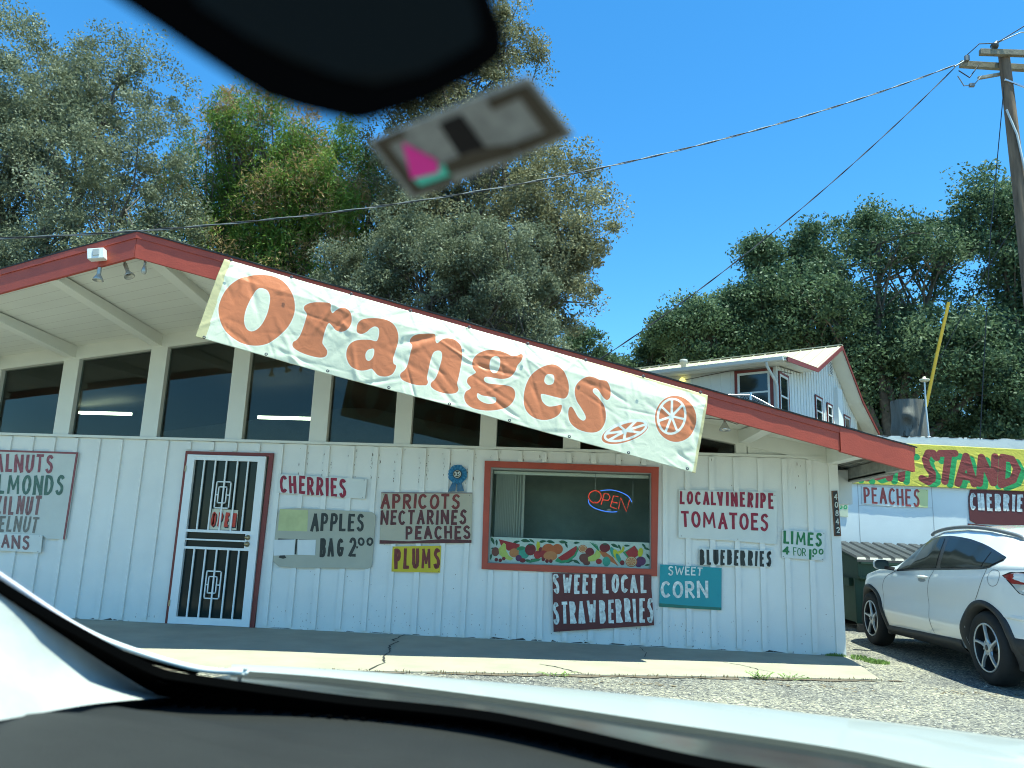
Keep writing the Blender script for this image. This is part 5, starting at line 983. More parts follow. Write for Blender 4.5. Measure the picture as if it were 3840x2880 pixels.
def wire(name, A, B, zs, label, r=.012, twist=True, group=None):
    """zs: (distance along, height); two strands twisted round one another"""
    A = Vector(A); B = Vector(B); d = Vector((B.x-A.x, B.y-A.y, 0)); L = d.length; d /= L; c = np.polyfit([q[0] for q in zs], [q[1] for q in zs], 2 if len(zs) > 2 else 1)
    n = 160; side = Vector((-d.y, d.x, 0)); mb = MB(); T = zs[-1][0]
    for k in range(2 if twist else 1):
        P = []
        for j in range(n+1):
            s_ = T*j/n; ph = s_*2*math.pi/1.3+k*math.pi; P.append(Vector((A.x, A.y, 0))+d*s_+Vector((0, 0, float(np.polyval(c, s_))))+(side*math.cos(ph)+Vector((0, 0, 1))*math.sin(ph))*(r if twist else 0))
        mb.tube(P, r*.85, 5, k)
    return tag(mb.build(name, [steel if twist and r > .012 else wdark, wdark]), label, "wire", group)
wire("overhead_wire", (9.362, 9, 0), (-14, 2, 0), [(0, 13.16), (2.96, 11.73), (8.93, 9.21), (11.76, 8.24), (14.6, 7.28), (18.23, 6.43), (20.49, 6.01), (24, 5.6)], "twisted overhead wire sagging from the pole across the trees to the far left", .013)
wire("overhead_wire", (9.37, 9, 0), (.95, 9, 0), [(0, 13.1), (2.5, 10.69), (6.32, 7.22), (8.42, 5.62), (9.6, 4.9)], "dark overhead wire dropping steeply from the pole to the shop roof", .011)
mb = MB(); mb.tube([(10.47, 8.95, 12.55), (10.1, 9.4, 9.0), (9.6, 10.2, 2.0)], .012, 6); tag(mb.build("guy_wire", wdark), "straight dark guy wire running down beside the utility pole", "wire")
mb = MB(); mb.tube([(10.3, 8.8, 13.66), (13, 8, 15.2), (20, 6, 19)], .014, 6); tag(mb.build("overhead_wire", wdark), "thin wire leaving the pole top toward the upper right corner", "wire")
mb = MB(); mb.tube([(10.8, 8.8, 9.6), (10.0, 9.6, 8.0), (9.2, 10.5, 6)], .01, 6); tag(mb.build("overhead_wire", wdark), "thin wire slanting down left of the pole in front of the oaks", "wire")

# ------------------------------------------------------------------ white crossover car
BY=[-2.3,-2.1,-1.46,-.6,.6,1.07,1.46,1.75,2.0,2.2]; BZ=[1.07,1.06,1.03,.985,.935,.915,.845,.74,.62,.55]
CY=[-2.3,-2.2,-2.05,-1.8,-1.55,-1.12,-.69,-.2,.13,.41,.72,1.07,1.46,1.75,2.0,2.2]
CZ=[1.075,1.085,1.13,1.24,1.30,1.36,1.385,1.375,1.31,1.16,.985,.955,.895,.80,.68,.58]
def suv_belt(y): return np.interp(y,BY,BZ)
def suv_cant(y): return np.interp(y,CY,CZ)
def suv_plan(y):
    o=0.0
    if y>1.2: o+=.62*((y-1.2)/1.0)**3
    if y<-1.6: o+=.24*((-1.6-y)/.7)**2
    return o
def suv_gh(y): return float(np.clip((suv_cant(y)-suv_belt(y))/.32,0.02,1))
def suv_o(y,z):
    b=suv_belt(y); o=suv_plan(y)
    if z<=b:
        s=(b-z)
        sh=.035*np.exp(-(s/.07)**2)               # shoulder turns in at the belt
        low=.11*np.clip((.50-z)/.32,0,1)**1.6     # tucks in under the doors
        mid=.018*np.exp(-((z-.62)/.13)**2)        # concave flank
        return o+sh+low+mid
    c=max(suv_cant(y),b+.01); t=min(1,(z-b)/(c-b)); return o+.035+(.10+.15*suv_gh(y))*t**1.15
def suv_X(y,z): return 3.80+suv_o(y,z)

car = thing("parked_car", "white compact crossover car with grey cladding and roof rails parked beside the shop", "car", (4.68, 0, 0))
cw = mat("white_car_paint", (.84, .84, .81), .22, (2, .02), coat=1.0, spec=.5)
clad = mat("grey_cladding", (.028, .029, .030), .6, (20, .15), (60, .1))
cglass = mat("tinted_car_glass", (.018, .024, .024), .06, spec=.12)
CX = 4.68; HUBS = (1.335, -1.43); HZ = .325
ys = sorted(set(list(np.linspace(-2.28, 2.17, 150).round(4))))
def suv_zroof(y): return suv_cant(y)+.045*suv_gh(y)+.03
def sec(y):
    b = float(suv_belt(y)); c = float(max(suv_cant(y), b+.012)); zb = .245 if -2.0 < y < 1.9 else .245+.25*((max(-2.0-y, y-1.9))/.28)
    pts = []
    for k in range(26): z = zb+(b-zb)*(1-(1-k/25)**1.15); pts.append((suv_X(y, z), z))
    for k in range(1, 13): z = b+(c-b)*k/12; pts.append((suv_X(y, z), z))
    xo, zo = pts[-1]; zr = float(suv_zroof(y))
    for k in range(1, 10): t = k/9; pts.append((xo+(CX-xo)*t, zo+(zr-zo)*math.sin(t*math.pi/2)**.8))
    return pts
rows = [sec(float(y)) for y in ys]
mb = MB(); nP = len(rows[0]); V = []
for y, r in zip(ys, rows): V += [(x, y, z) for x, z in r]
def inarch(y, z): return any((y-h)**2+(z-HZ)**2 < .385**2 for h in HUBS)
mb.v = V+[(2*CX-x, y, z) for x, y, z in V]; N = len(V)
for a in range(len(ys)-1):
    for b in range(nP-1):
        q = [a*nP+b, a*nP+b+1, (a+1)*nP+b+1, (a+1)*nP+b]; cy = sum(V[i][1] for i in q)/4; cz = sum(V[i][2] for i in q)/4
        if b < 25 and inarch(cy, cz): continue
        mb.f.append(tuple(q)); mb.m.append(0); mb.sm.append(True); mb.f.append(tuple(i+N for i in q[::-1])); mb.m.append(0); mb.sm.append(True)
for a in (0, len(ys)-1):
    f = [a*nP+b for b in range(nP)]+[N+a*nP+b for b in range(nP-2, -1, -1)]; mb.f.append(tuple(f)); mb.m.append(0); mb.sm.append(False)
for k in (0, 1): pass
mb.f.append((0, (len(ys)-1)*nP, N+(len(ys)-1)*nP, N)); mb.m.append(1); mb.sm.append(False)
body = mb.build("body", [cw, clad], car)
def skin(pts, off=.006): return [(suv_X(y, z)-off, y, z) for y, z in pts]
# windows on the near side
WT = [(.484, .94), (.50, 1.02), (.485, 1.10), (.295, 1.228), (.041, 1.291), (-.173, 1.316), (-.409, 1.322), (-.658, 1.307), (-.882, 1.286), (-1.144, 1.245), (-1.353, 1.203), (-1.581, 1.153), (-1.729, 1.118)]
WL = [(.484, .933), (.085, .958), (-.465, .982), (-.951, 1.002), (-1.465, 1.025), (-1.578, 1.044), (-1.729, 1.114)]
def wt(y): return float(np.interp(y, [p[0] for p in WT[2:]][::-1]+[.5], [p[1] for p in WT[2:]][::-1]+[.96]))
def wl(y): return float(np.interp(y, [p[0] for p in WL][::-1], [p[1] for p in WL][::-1]))
def window(y0, y1, name, m, inset=0.0, off=.006, slant0=0, slant1=0, mirror=False):
    mb = MB(); rows = []
    for k in range(31):
        r = []
        for j in range(11):
            t = j/10; ya = y0+slant0*t; yb = y1+slant1*t; y = ya+(yb-ya)*k/30
            lo, hi = wl(y)+inset, wt(y)-inset; z = lo+(hi-lo)*t; x = suv_X(y, z)-off; r.append((2*CX-x if mirror else x, y, z))
        rows.append(r)
    mb.grid(rows, 0); return mb.build(name, m, car, normals=False)
blk = mat("gloss_black", (.012, .012, .013), .25)
for mir in (False, True):
    window(.478, -1.722, "window_surround", blk, -.012, .004, mirror=mir)
    window(.44, -.50, "side_window", cglass, .012, .008, slant0=0.0, slant1=.17, mirror=mir)
    window(-.60, -1.42, "side_window", cglass, .012, .008, slant0=.17, slant1=0, mirror=mir)
    window(-1.45, -1.70, "quarter_window", cglass, .008, .008, mirror=mir)
# windscreen and rear screen
def top_strip(y0, y1, name, m, w_=.92, off=.006):
    mb = MB(); rows = []
    for k in range(21):
        y = y0+(y1-y0)*k/20; s = sec(y)[-10:]; r = [(x, y, z+off) for x, z in s]; r = [(CX+(x-CX)*w_, y, z) for x, y, z in r]; rows.append(r+[(2*CX-x, y, z) for x, y, z in r[::-1][1:]])
    mb.grid(rows, 0); return mb.build(name, m, car, normals=False)
top_strip(.70, .17, "windscreen", cglass); top_strip(-1.66, -2.02, "rear_window", cglass, .9)
# cladding rings, sills
def ring(h, mir):
    mb = MB(); rows = []
    for k in range(41):
        a = math.pi*(-.13+1.26*k/40); r = []
        for rad, off in ((.355, -.06), (.375, .012), (.40, .022), (.43, .020), (.452, .008), (.455, -.01)):
            y, z = h+rad*math.cos(a)*1.02, HZ+rad*math.sin(a)*(.90 if rad > .4 else .95); x = suv_X(min(max(y, -2.2), 2.1), max(z, .2))-off; r.append((2*CX-x if mir else x, y, z))
        rows.append(r)
    mb.grid(rows, 0); mb.build("wheel_arch", clad, car, normals=False)
for h in HUBS:
    for mir in (False, True): ring(h, mir)
for mir in (False, True):
    mb = MB(); rows = []
    for k in range(25):
        y = .93-1.87*k/24; top = .275+.05*k/24; r = []
        for z, off in ((top, .0), (top-.012, .022), (top-.06, .026), (top-.10, .01), (.17, -.06)): x = suv_X(y, z)-off; r.append((2*CX-x if mir else x, y, z))
        rows.append(r)
    mb.grid(rows, 0); mb.build("sill_cladding", clad, car, normals=False)
    mb = MB(); rows = []
    for k in range(13):
        y = -1.80-.47*k/12; r = []
        for z, off in ((.45, 0), (.44, .016), (.34, .014), (.24, -.02)): x = suv_X(y, z)-off; r.append((2*CX-x if mir else x, y, z))
        rows.append(r)
    mb.grid(rows, 0); mb.build("bumper_cladding", clad, car, normals=False)
# dark wheel wells and underside
mb = MB()
for h in HUBS: mb.box(3.95, 5.4, h-.42, h+.42, .22, .72)
mb.box(3.98, 5.38, -2.0, 1.9, .19, .25); mb.build("underbody", mat("underbody_black", (.008, .008, .008), .9), car)
# seams
seam = mat("seam_dark", (.05, .052, .054), .7)
for n_, pts in (("door_seam", [(.484, .933), (.60, .90), (.75, .85), (.85, .76), (.885, .68), (.865, .5), (.90, .32), (.90, .285)]), ("door_seam", [(-.464, .974), (-.40, .87), (-.335, .72), (-.33, .6), (-.335, .45), (-.357, .325)]), ("door_seam", [(-1.525, 1.04), (-1.49, .93), (-1.394, .802), (-1.325, .73)]), ("fuel_flap", [(-1.575, .94), (-1.60, 1.0), (-1.66, 1.015), (-1.73, 1.0), (-1.752, .95), (-1.72, .89), (-1.66, .87), (-1.60, .885), (-1.575, .94)])):
    mb = MB(); P = smooth_path(pts, 6); w_ = .0035 if n_ == "door_seam" else .002
    rows = []
    for k, p in enumerate(P):
        a, b = P[max(0, k-1)], P[min(len(P)-1, k+1)]; d = (b-a).normalized(); q = Vector((-d.y, d.x))*w_; rows.append(skin([p+q, p-q], .0015))
    mb.grid(rows, 0); mb.build(n_, seam, car, normals=False)
mb = MB(); rows = []
for k in range(13):
    t = k/12; y = -.085-.285*t; h = .021*math.sin(math.pi*(.12+.76*t)); z = .886+.004*t; o2 = .03*math.sin(math.pi*min(1, max(0, t))); rows.append([(suv_X(y, z)-.004-o2*.2, y, z+h), (suv_X(y, z)-.012-o2, y, z+h*.4), (suv_X(y, z)-.012-o2, y, z-h*.3), (suv_X(y, z)-.002-o2*.5, y, z-h*.8)])
mb.grid(rows, 0); mb.build("door_handle", cw, car, normals=False)
mb = MB(); mb.face([(suv_X(y, z)-.003, y, z) for y, z in ((-.13, .868), (-.2, .872), (-.30, .868), (-.33, .855), (-.28, .838), (-.2, .833), (-.14, .845))]); mb.build("handle_recess_shade", mat("handle_shade", (.30, .31, .31), .4), car, normals=False)  # flat grey patch on the door: shade of the handle recess painted in
# wing mirror
for mir in (False, True):
    mb = MB(); sx = -1 if mir else 1; X0 = 2*CX-3.78 if mir else 3.78
    c = Vector((X0-sx*.085, .60, .992)); rows = []
    for k in range(9):
        ph = math.pi*k/8; r = []
        for j in range(16):
            a = 2*math.pi*j/16; ca, sa = math.cos(a), math.sin(a); ex = .082*math.copysign(abs(ca)**.7, ca); ez = .062*math.copysign(abs(sa)**.7, sa); s_ = math.sin(max(ph, .02))**.5 if k < 5 else 1
            r.append((c.x+ex*s_, c.y+.07*math.cos(ph) if k < 5 else c.y-.01*(k-4), c.z+ez*s_*(1 if k < 8 else .93)))
        rows.append(r)
    mb.grid(rows, 0, closed=True); m2 = mb.build("wing_mirror", [mat("mirror_shell", (.42, .44, .45), .25, coat=.8)], car)
    mb = MB(); mb.face([(p[0], p[1]+.004, p[2]) for p in rows[-1]]); mb.build("mirror_glass", mat("mirror_dark", (.03, .045, .045), .05, spec=.8), m2)
    mb = MB(); mb.bar((X0+sx*.06, .60, .945), (X0-sx*.06, .58, .955), .06, .04); mb.build("mirror_foot", blk, m2)
# roof rails, spoiler
for mir in (False, True):
    RP = [(.13, 1.335), (.06, 1.365), (-.1, 1.392), (-.3, 1.41), (-.6, 1.418), (-.9, 1.408), (-1.2, 1.38), (-1.5, 1.338), (-1.62, 1.315), (-1.68, 1.295)]
    mb = MB(); P = smooth_path([(p[0], p[1]) for p in RP], 4); f = lambda x: 2*CX-x if mir else x
    mb.tube([(f(4.10), p.x, p.y+.005) for p in P], [.010]+[.019]*(len(P)-2)+[.010], 8); mb.build("roof_rail", mat("rail_grey", (.16, .165, .17), .35), car)
mb = MB(); mb.grid([[(CX+x, -1.60-.0*abs(x), 1.335-.10*(abs(x)/.62)**3) for x in np.linspace(-.6, .6, 15)], [(CX+x, -1.92, 1.285-.09*(abs(x)/.62)**3) for x in np.linspace(-.56, .56, 15)], [(CX+x, -1.90, 1.25-.09*(abs(x)/.62)**3) for x in np.linspace(-.56, .56, 15)]], 0); mb.build("spoiler", cw, car, normals=False)
# tail lights
for mir in (False, True):
    mb = MB(); f = (lambda p: (2*CX-p[0], p[1], p[2])) if mir else (lambda p: p)
    def tl(poly, m, off): mb.face([f((suv_X(y, z)-off, y, z)) for y, z in poly], m)
    tl([(-1.80, .968), (-1.87, .992), (-2.0, 1.0), (-2.26, 1.0), (-2.27, .895), (-2.0, .905), (-1.905, .905)], 0, .006)
    tl([(-1.905, .903), (-2.0, .903), (-2.27, .893), (-2.26, .80), (-1.98, .825), (-1.94, .86)], 1, .006)
    tl([(-1.785, .972), (-1.86, 1.004), (-2.0, 1.012), (-2.0, .815), (-1.96, .828), (-1.88, .905)], 2, .004)
    mb.build("tail_light", [mat("tail_red", (.32, .01, .015), .1, coat=1, spec=.8), mat("tail_clear", (.5, .5, .48), .1, coat=1), blk], car, normals=False)
# bumper crease bright ledge
mb = MB(); rows = []
for k in range(9):
    y = -1.72-.5*k/8; z = .615-.02*k/8; rows.append([(suv_X(y, z)-.001, y, z+.03), (suv_X(y, z)-.022*min(1, k/3), y, z), (suv_X(y, z)-.001, y, z-.008)])
mb.grid(rows, 0); mb.build("bumper_ledge", cw, car, normals=False)
# wheels
tyre_m = mat("tyre_rubber", (.014, .014, .014), .8, (40, .2)); rim_d = mat("rim_dark", (.05, .052, .054), .35, metal=.5); rim_l = mat("rim_silver", (.55, .57, .57), .3, metal=.6)
def wheel(h, mir):
    X0 = 2*CX-3.815 if mir else 3.815; ax = (1, 0, 0) if not mir else (-1, 0, 0); c = (X0, h, HZ-.012)
    mb = MB(); mb.lathe([(.215, .012), (.232, .0), (.27, -.008), (.305, .004), (.322, .03), (.325, .06), (.325, .17), (.30, .20), (.21, .2)], c, ax, 40); t = mb.build("tyre", tyre_m, w_obj)
    mb = MB(); mb.lathe([(.218, .006), (.21, -.002), (.203, .004)], c, ax, 40, 1); mb.lathe([(.203, .004), (.198, .03), (.19, .11)], c, ax, 40, 0); mb.lathe([(.192, .105), (.0, .105)], c, ax, 40, 0); mb.lathe([(.218, .008), (.2125, -.003), (.206, .002)], c, ax, 40, 1)
    s = 1 if not mir else -1
    for k in range(5):
        a = math.pi/2+k*2*math.pi/5+.05; 
        rows = []
        for rad, wd, sw, dx in ((.035, .03, 0, .012), (.09, .013, .06, .004), (.15, .011, .12, .0), (.206, .014, .17, .002)):
            aa = a-sw*s; cy, cz = h+rad*math.cos(aa), HZ-.012+rad*math.sin(aa); ty, tz = -math.sin(aa), math.cos(aa)
            rows.append([(X0+s*(dx+.02), cy+ty*wd*1.1, cz+tz*wd*1.1), (X0+s*dx, cy+ty*wd*.75, cz+tz*wd*.75), (X0+s*dx, cy-ty*wd*.75, cz-tz*wd*.75), (X0+s*(dx+.02), cy-ty*wd*1.1, cz-tz*wd*1.1)])
        mb.grid(rows, 1, False)
        b = a+math.pi/5; mb.lathe([(.011, .008), (.0, .006)], (X0, h+.055*math.cos(b), HZ-.012+.055*math.sin(b)), ax, 8, 1)
    mb.lathe([(.06, .03), (.055, .012), (.03, .006), (.0, .005)], c, ax, 20, 1); mb.lathe([(.026, .0055), (.022, .003), (.0, .003)], c, ax, 16, 0)
    mb.build("rim", [rim_d, rim_l], w_obj)
for h in HUBS:
    for mir in (False, True):
        mb = MB(); X0 = 2*CX-3.9 if mir else 3.9; mb.lathe([(.0, -.02), (.05, -.02), (.05, .05), (.0, .05)], (X0, h, HZ-.012), (1, 0, 0), 12); w_obj = mb.build("wheel", rim_d, car); wheel(h, mir)
mb = MB()
for x in (4.25, 4.95):
    mb.box(x, x+.42, -.45, -.32, .7, 1.16); mb.box(x+.1, x+.32, -.44, -.35, 1.17, 1.28)
mb.build("seat", black, car)

# ------------------------------------------------------------------ trees
def leaf_mat(name, c1, c2, tr=.25):
    m = bpy.data.materials.new(name); m.use_nodes = True; t = m.node_tree; b = t.nodes["Principled BSDF"]; b.inputs['Roughness'].default_value = .55; b.inputs['Specular IOR Level'].default_value = .22
    a = t.nodes.new("ShaderNodeAttribute"); a.attribute_name = "tone"; r = t.nodes.new("ShaderNodeValToRGB"); t.links.new(a.outputs['Fac'], r.inputs[0])
    r.color_ramp.elements[0].color = (*c1[0], 1); r.color_ramp.elements[1].color = (*c1[-1], 1)
    for k, c in enumerate(c1[1:-1]): e = r.color_ramp.elements.new((k+1)/(len(c1)-1)); e.color = (*c, 1)
    t.links.new(r.outputs[0], b.inputs['Base Color'])
    tl = t.nodes.new("ShaderNodeBsdfTranslucent"); t.links.new(r.outputs[0], tl.inputs[0]); mx = t.nodes.new("ShaderNodeMixShader"); mx.inputs[0].default_value = tr
    t.links.new(b.outputs[0], mx.inputs[1]); t.links.new(tl.outputs[0], mx.inputs[2]); t.links.new(mx.outputs[0], t.nodes["Material Output"].inputs[0]); return m
bark = mat("oak_bark", (.13, .11, .09), .9, (6, .4), (18, .8))
def tree(name, label, base, lobes, n, leaf, lm, seed, cat="tree", group=None, clump=.38, shell=.6, aspect=.5, trunk_r=.28, thin=1.0, hang=0.0, clumps_per=1.0, twigs=0, dry=0.0):
    """lobes: (x, y, z, rx, ry, rz); leaves are small rhombic faces gathered in clumps through the lobes' volume"""
    rg = np.random.RandomState(seed); base = np.array(base, float); L = np.array(lobes, float); L0 = L
    sub_ = []
    for l in L:
        sub_.append([*l[:3], *(l[3:]*.78)])
        for k in range(7):
            d = rg.normal(size=3); d[2] = d[2]*.8+.25; d /= np.linalg.norm(d); f = rg.uniform(.36, .6); sub_.append([*(l[:3]+d*l[3:]*rg.uniform(.62, .85)), *(l[3:]*f)])
    L = np.array(sub_)
    root = thing(name, label, cat, tuple(base), group)
    vol = (L[:, 3]*L[:, 4]*L[:, 5])**(2/3); share = vol/vol.sum()
    nc = int(vol.sum()*9*clumps_per); C_ = []; T_ = []
    for l, s_ in zip(L, share):
        k = max(6, int(nc*s_)); d = rg.normal(size=(k, 3)); d /= np.linalg.norm(d, axis=1)[:, None]; r = rg.rand(k)**.33; r = np.where(rg.rand(k) < shell, .78+.30*rg.rand(k)**1.5, r)
        bump_ = np.array([noise.noise(Vector(q*2.3+l[:3])) for q in d]); p = l[:3]+d*r[:, None]*l[3:]*(1+.28*bump_)[:, None]; C_.append(p); T_.append(rg.normal(0, .16, k)+.12*bump_)
    C_ = np.concatenate(C_); T_ = np.concatenate(T_); T_ = np.where(rg.rand(len(T_)) < dry, .75, T_)
    ci = rg.randint(0, len(C_), n); off = rg.normal(size=(n, 3)); off /= np.linalg.norm(off, axis=1)[:, None]; off *= (1.9*rg.rand(n)**.5)[:, None]*clump*np.array([1, 1, .75])*rg.uniform(.4, 1.3, len(C_))[ci][:, None]
    P = C_[ci]+off; P[:, 2] -= hang*np.abs(rg.normal(size=n))*clump
    a = rg.normal(size=(n, 3)); a[:, 2] -= hang; a /= np.linalg.norm(a, axis=1)[:, None]; b = np.cross(a, rg.normal(size=(n, 3))); b /= np.linalg.norm(b, axis=1)[:, None]
    sz = leaf*rg.uniform(.55, 1.35, n)[:, None]; V = np.stack([P-a*sz, P+b*sz*aspect, P+a*sz, P-b*sz*aspect], 1).reshape(-1, 3)-base
    me = bpy.data.meshes.new("crown"); me.vertices.add(4*n); me.vertices.foreach_set("co", V.ravel()); me.loops.add(4*n); me.loops.foreach_set("vertex_index", np.arange(4*n)); me.polygons.add(n); me.polygons.foreach_set("loop_start", np.arange(n)*4); me.update(calc_edges=True)
    at = me.attributes.new("tone", 'FLOAT', 'FACE'); at.data.foreach_set("value", np.clip(.5+T_[ci]+rg.normal(0, .13, n), 0, 1).astype(np.float32))
    me.materials.append(lm); o = bpy.data.objects.new("crown", me); COL.objects.link(o); o.parent = root
    mb = MB(); rr = random.Random(seed); L = L0; top = Vector(L[:, :3].mean(0)); b0 = Vector(base)
    fork = b0.lerp(Vector((top.x, top.y, min(top.z, L[:, 2].min()))), .7); mid = (b0+fork)/2+Vector((rr.uniform(-.2, .2), rr.uniform(-.2, .2), 0))
    mb.tube([b0, mid, fork], [trunk_r*1.25, trunk_r, trunk_r*.85], 12); mb.build("trunk", bark, root)
    mb = MB()
    for l in L:
        e = Vector(l[:3]); m_ = fork.lerp(e, .5)+Vector((rr.uniform(-.4, .4), rr.uniform(-.4, .4), rr.uniform(-.1, .5))); mb.tube([fork, m_, e], [trunk_r*.6, trunk_r*.36, trunk_r*.15], 7)
        near = np.argsort(((C_-l[:3])**2).sum(1))[:140]
        for k in rr.sample(list(near), min(len(near), 26+twigs)):
            q = Vector(C_[k]); s_ = fork.lerp(e, rr.uniform(.55, 1)) if rr.random() < .4 else m_.lerp(e, rr.uniform(.3, 1)); mb.tube([s_, s_.lerp(q, .5)+Vector((rr.uniform(-.25, .25), rr.uniform(-.25, .25), rr.uniform(-.1, .3))), q], [trunk_r*.14, trunk_r*.09, .008], 5, cap=False)
    mb.build("branches", bark, root)
    return root
olive = leaf_mat("olive_oak_leaf", [(.095, .112, .062), (.185, .208, .125), (.30, .325, .22)], None, .3)
oakg = leaf_mat("dark_oak_leaf", [(.050, .085, .046), (.095, .152, .078), (.17, .23, .125)], None, .32)
oakb = leaf_mat("brownish_oak_leaf", [(.13, .12, .06), (.20, .195, .10), (.32, .305, .18)], None, .3)
cedar = leaf_mat("bright_cedar_leaf", [(.08, .15, .022), (.115, .21, .035), (.165, .265, .05), (.34, .24, .11)], None, .35)
tree("oak_tree", "tall grey-green oak filling the upper left corner behind the shop", (-15.5, 12, 0), [(-16.0, 11.5, 11.6, 3.0, 2.8, 3.4), (-13.2, 11, 10.2, 2.0, 2.4, 3.0), (-18.6, 12, 12.4, 3.4, 2.8, 4.2), (-14.6, 11.5, 7.4, 2.4, 2.4, 2.2), (-18, 12, 7.2, 3, 2.6, 2.6), (-12.3, 10.5, 7.6, 1.4, 1.8, 1.8), (-14.9, 12, 14.2, 1.8, 1.8, 2.3), (-17.6, 11, 4.6, 2.8, 2, 1.8)], 260000, .047, olive, 21, group="oaks behind the shop", clump=.33)
tree("cedar_tree", "bright green tree with dry brown sprays and bare branches behind the mirror", (-9.2, 14.5, 0), [(-11.8, 14, 13.6, 2.0, 1.8, 2.4), (-9.4, 14.5, 11.0, 2.4, 2.0, 2.4), (-11.8, 14, 9.4, 1.9, 1.8, 1.9), (-7.4, 14.5, 9.4, 2.2, 2.0, 2.2), (-9.6, 14, 7.6, 2.0, 1.8, 1.7), (-6.2, 15, 12.2, 2.2, 2, 2.0), (-8.8, 15, 13.6, 2.4, 2, 2.0), (-12.0, 14.5, 6.4, 1.4, 1.5, 1.3), (-12.6, 14, 12.0, 1.5, 1.5, 1.8), (-10.4, 14, 13.4, 1.8, 1.6, 1.8), (-8.2, 14, 12.0, 1.7, 1.6, 1.9), (-10.8, 14.2, 10.4, 1.7, 1.6, 1.6)], 150000, .080, cedar, 22, clump=.40, aspect=.22, hang=.55, clumps_per=1.0, trunk_r=.26, twigs=22, shell=.7, dry=.26)
tree("oak_tree", "tall brownish oak rising behind the windshield tag right of the mirror", (-2.0, 13.5, 0), [(-3.2, 13.5, 13.4, 2.6, 2.4, 3.2), (-2.6, 13, 9.8, 2.4, 2.2, 2.4), (-.6, 13, 10.6, 1.7, 2.0, 2.4), (-.2, 12.5, 8.8, 1.5, 1.8, 1.5), (-4.6, 13.5, 16.2, 2.2, 2.2, 2.4), (-5.6, 13.5, 13.6, 1.8, 1.7, 2.2), (-4.9, 13.5, 11.2, 1.7, 1.7, 1.9), (-2.6, 14, 17.3, 1.2, 1.4, 1.5), (-1.2, 12.5, 7.2, 1.4, 1.6, 1.1)], 170000, .050, oakb, 24, group="oaks behind the shop", clump=.30, trunk_r=.3)
tree("oak_tree", "low rounded grey-green oak just above the shop roof behind the orange banner", (-3.4, 9.5, 0), [(-3.9, 9.2, 7.2, 1.9, 1.6, 1.7), (-2.0, 9.3, 6.6, 1.5, 1.5, 1.5), (-5.2, 9.5, 6.4, 1.3, 1.3, 1.5), (-2.8, 9.2, 8.0, 1.3, 1.3, 1.1), (-.9, 9.2, 5.4, .8, 1.0, 1.1), (-3.6, 9.0, 5.2, 2.4, 1.4, 1.4), (-5.6, 9.4, 7.3, 1.0, 1.1, 1.3), (-3.9, 9.3, 8.5, 1.2, 1.1, 1.1), (-1.6, 9.2, 7.7, 1.0, 1.0, 1.1)], 150000, .038, olive, 25, group="oaks behind the shop", clump=.24, trunk_r=.2)
RT = "dark oaks on the right behind the house"
tree("oak_tree", "dark green oak with its left limb reaching past the house roof", (7.5, 26, 0), [(6.3, 25.5, 9.0, 1.6, 1.8, 1.8), (8.9, 26, 12.2, 1.5, 1.8, 1.9), (5.6, 25, 11.2, 1.0, 1.2, .8), (8.8, 26, 9.2, 2.2, 2.0, 2.3), (4.3, 25, 10.7, .8, .9, .38), (7.2, 26, 11.6, 1.1, 1.3, 1.0), (10.9, 26, 14.2, 1.4, 1.7, 1.8), (8.6, 26, 14.5, .7, .8, .7)], 80000, .085, oakg, 31, group=RT, clump=.45, trunk_r=.35)
tree("oak_tree", "tallest dark green oak with visible curved trunk behind the white pole", (13.2, 24, 0), [(13.3, 24, 14.6, 2.0, 2.0, 1.9), (10.8, 24, 12.2, 1.7, 2.0, 1.9), (15.9, 24, 13.9, 2.0, 2.2, 2.2), (11.4, 25, 9.0, 2.2, 2.0, 2.0), (15.4, 23, 9.4, 2.4, 2.0, 2.2), (13.2, 26, 6.4, 3.4, 2.4, 2.6), (17.6, 24, 8.6, 2.4, 2.4, 3.0), (13.4, 25, 10.4, 2.4, 2.0, 2.4), (10.2, 25, 10.6, 1.7, 1.8, 1.7)], 120000, .080, oakg, 32, group=RT, clump=.45, trunk_r=.42)
tree("oak_tree", "dark oak beside the utility pole at the right edge", (19.5, 24.5, 0), [(18.2, 24, 14.9, 2.2, 2.2, 2.4), (20.6, 25, 13.0, 2.6, 2.4, 2.8), (19.6, 24, 10.0, 2.8, 2.4, 2.6), (20.4, 24, 6.6, 3.2, 2.4, 2.8), (17.0, 25, 5.6, 3, 2, 2.4)], 85000, .085, oakg, 33, group=RT, clump=.45, trunk_r=.35)
tree("oak_tree", "dark shaded oak low behind the stump and the house gable", (11.0, 29, 0), [(11.6, 29, 11.4, 2.6, 2.0, 3.0), (16.0, 29, 11.0, 2.6, 2.0, 3.0), (7.6, 29, 10.4, 2.0, 1.8, 2.0), (9.6, 28.5, 6.6, 3.4, 2.4, 3.0), (13.6, 29, 5.4, 3.6, 2.4, 3.2), (17.6, 29, 6.0, 3.6, 2.4, 3.4), (21.8, 29, 7.4, 3.2, 2.4, 3.8), (5.6, 28, 7.0, 2.6, 2.0, 2.4)], 110000, .10, oakg, 34, group=RT, clump=.5, trunk_r=.35)
tree("far_tree", "small distant green tree just right of the brown oak above the roof", (.55, 24, 0), [(.35, 24, 9.3, .95, 1.0, 1.0), (1.4, 24, 8.7, .8, .9, .7), (.5, 24, 7.6, 1.3, 1, .9)], 14000, .075, oakg, 41, clump=.3, trunk_r=.16, group="small distant trees")
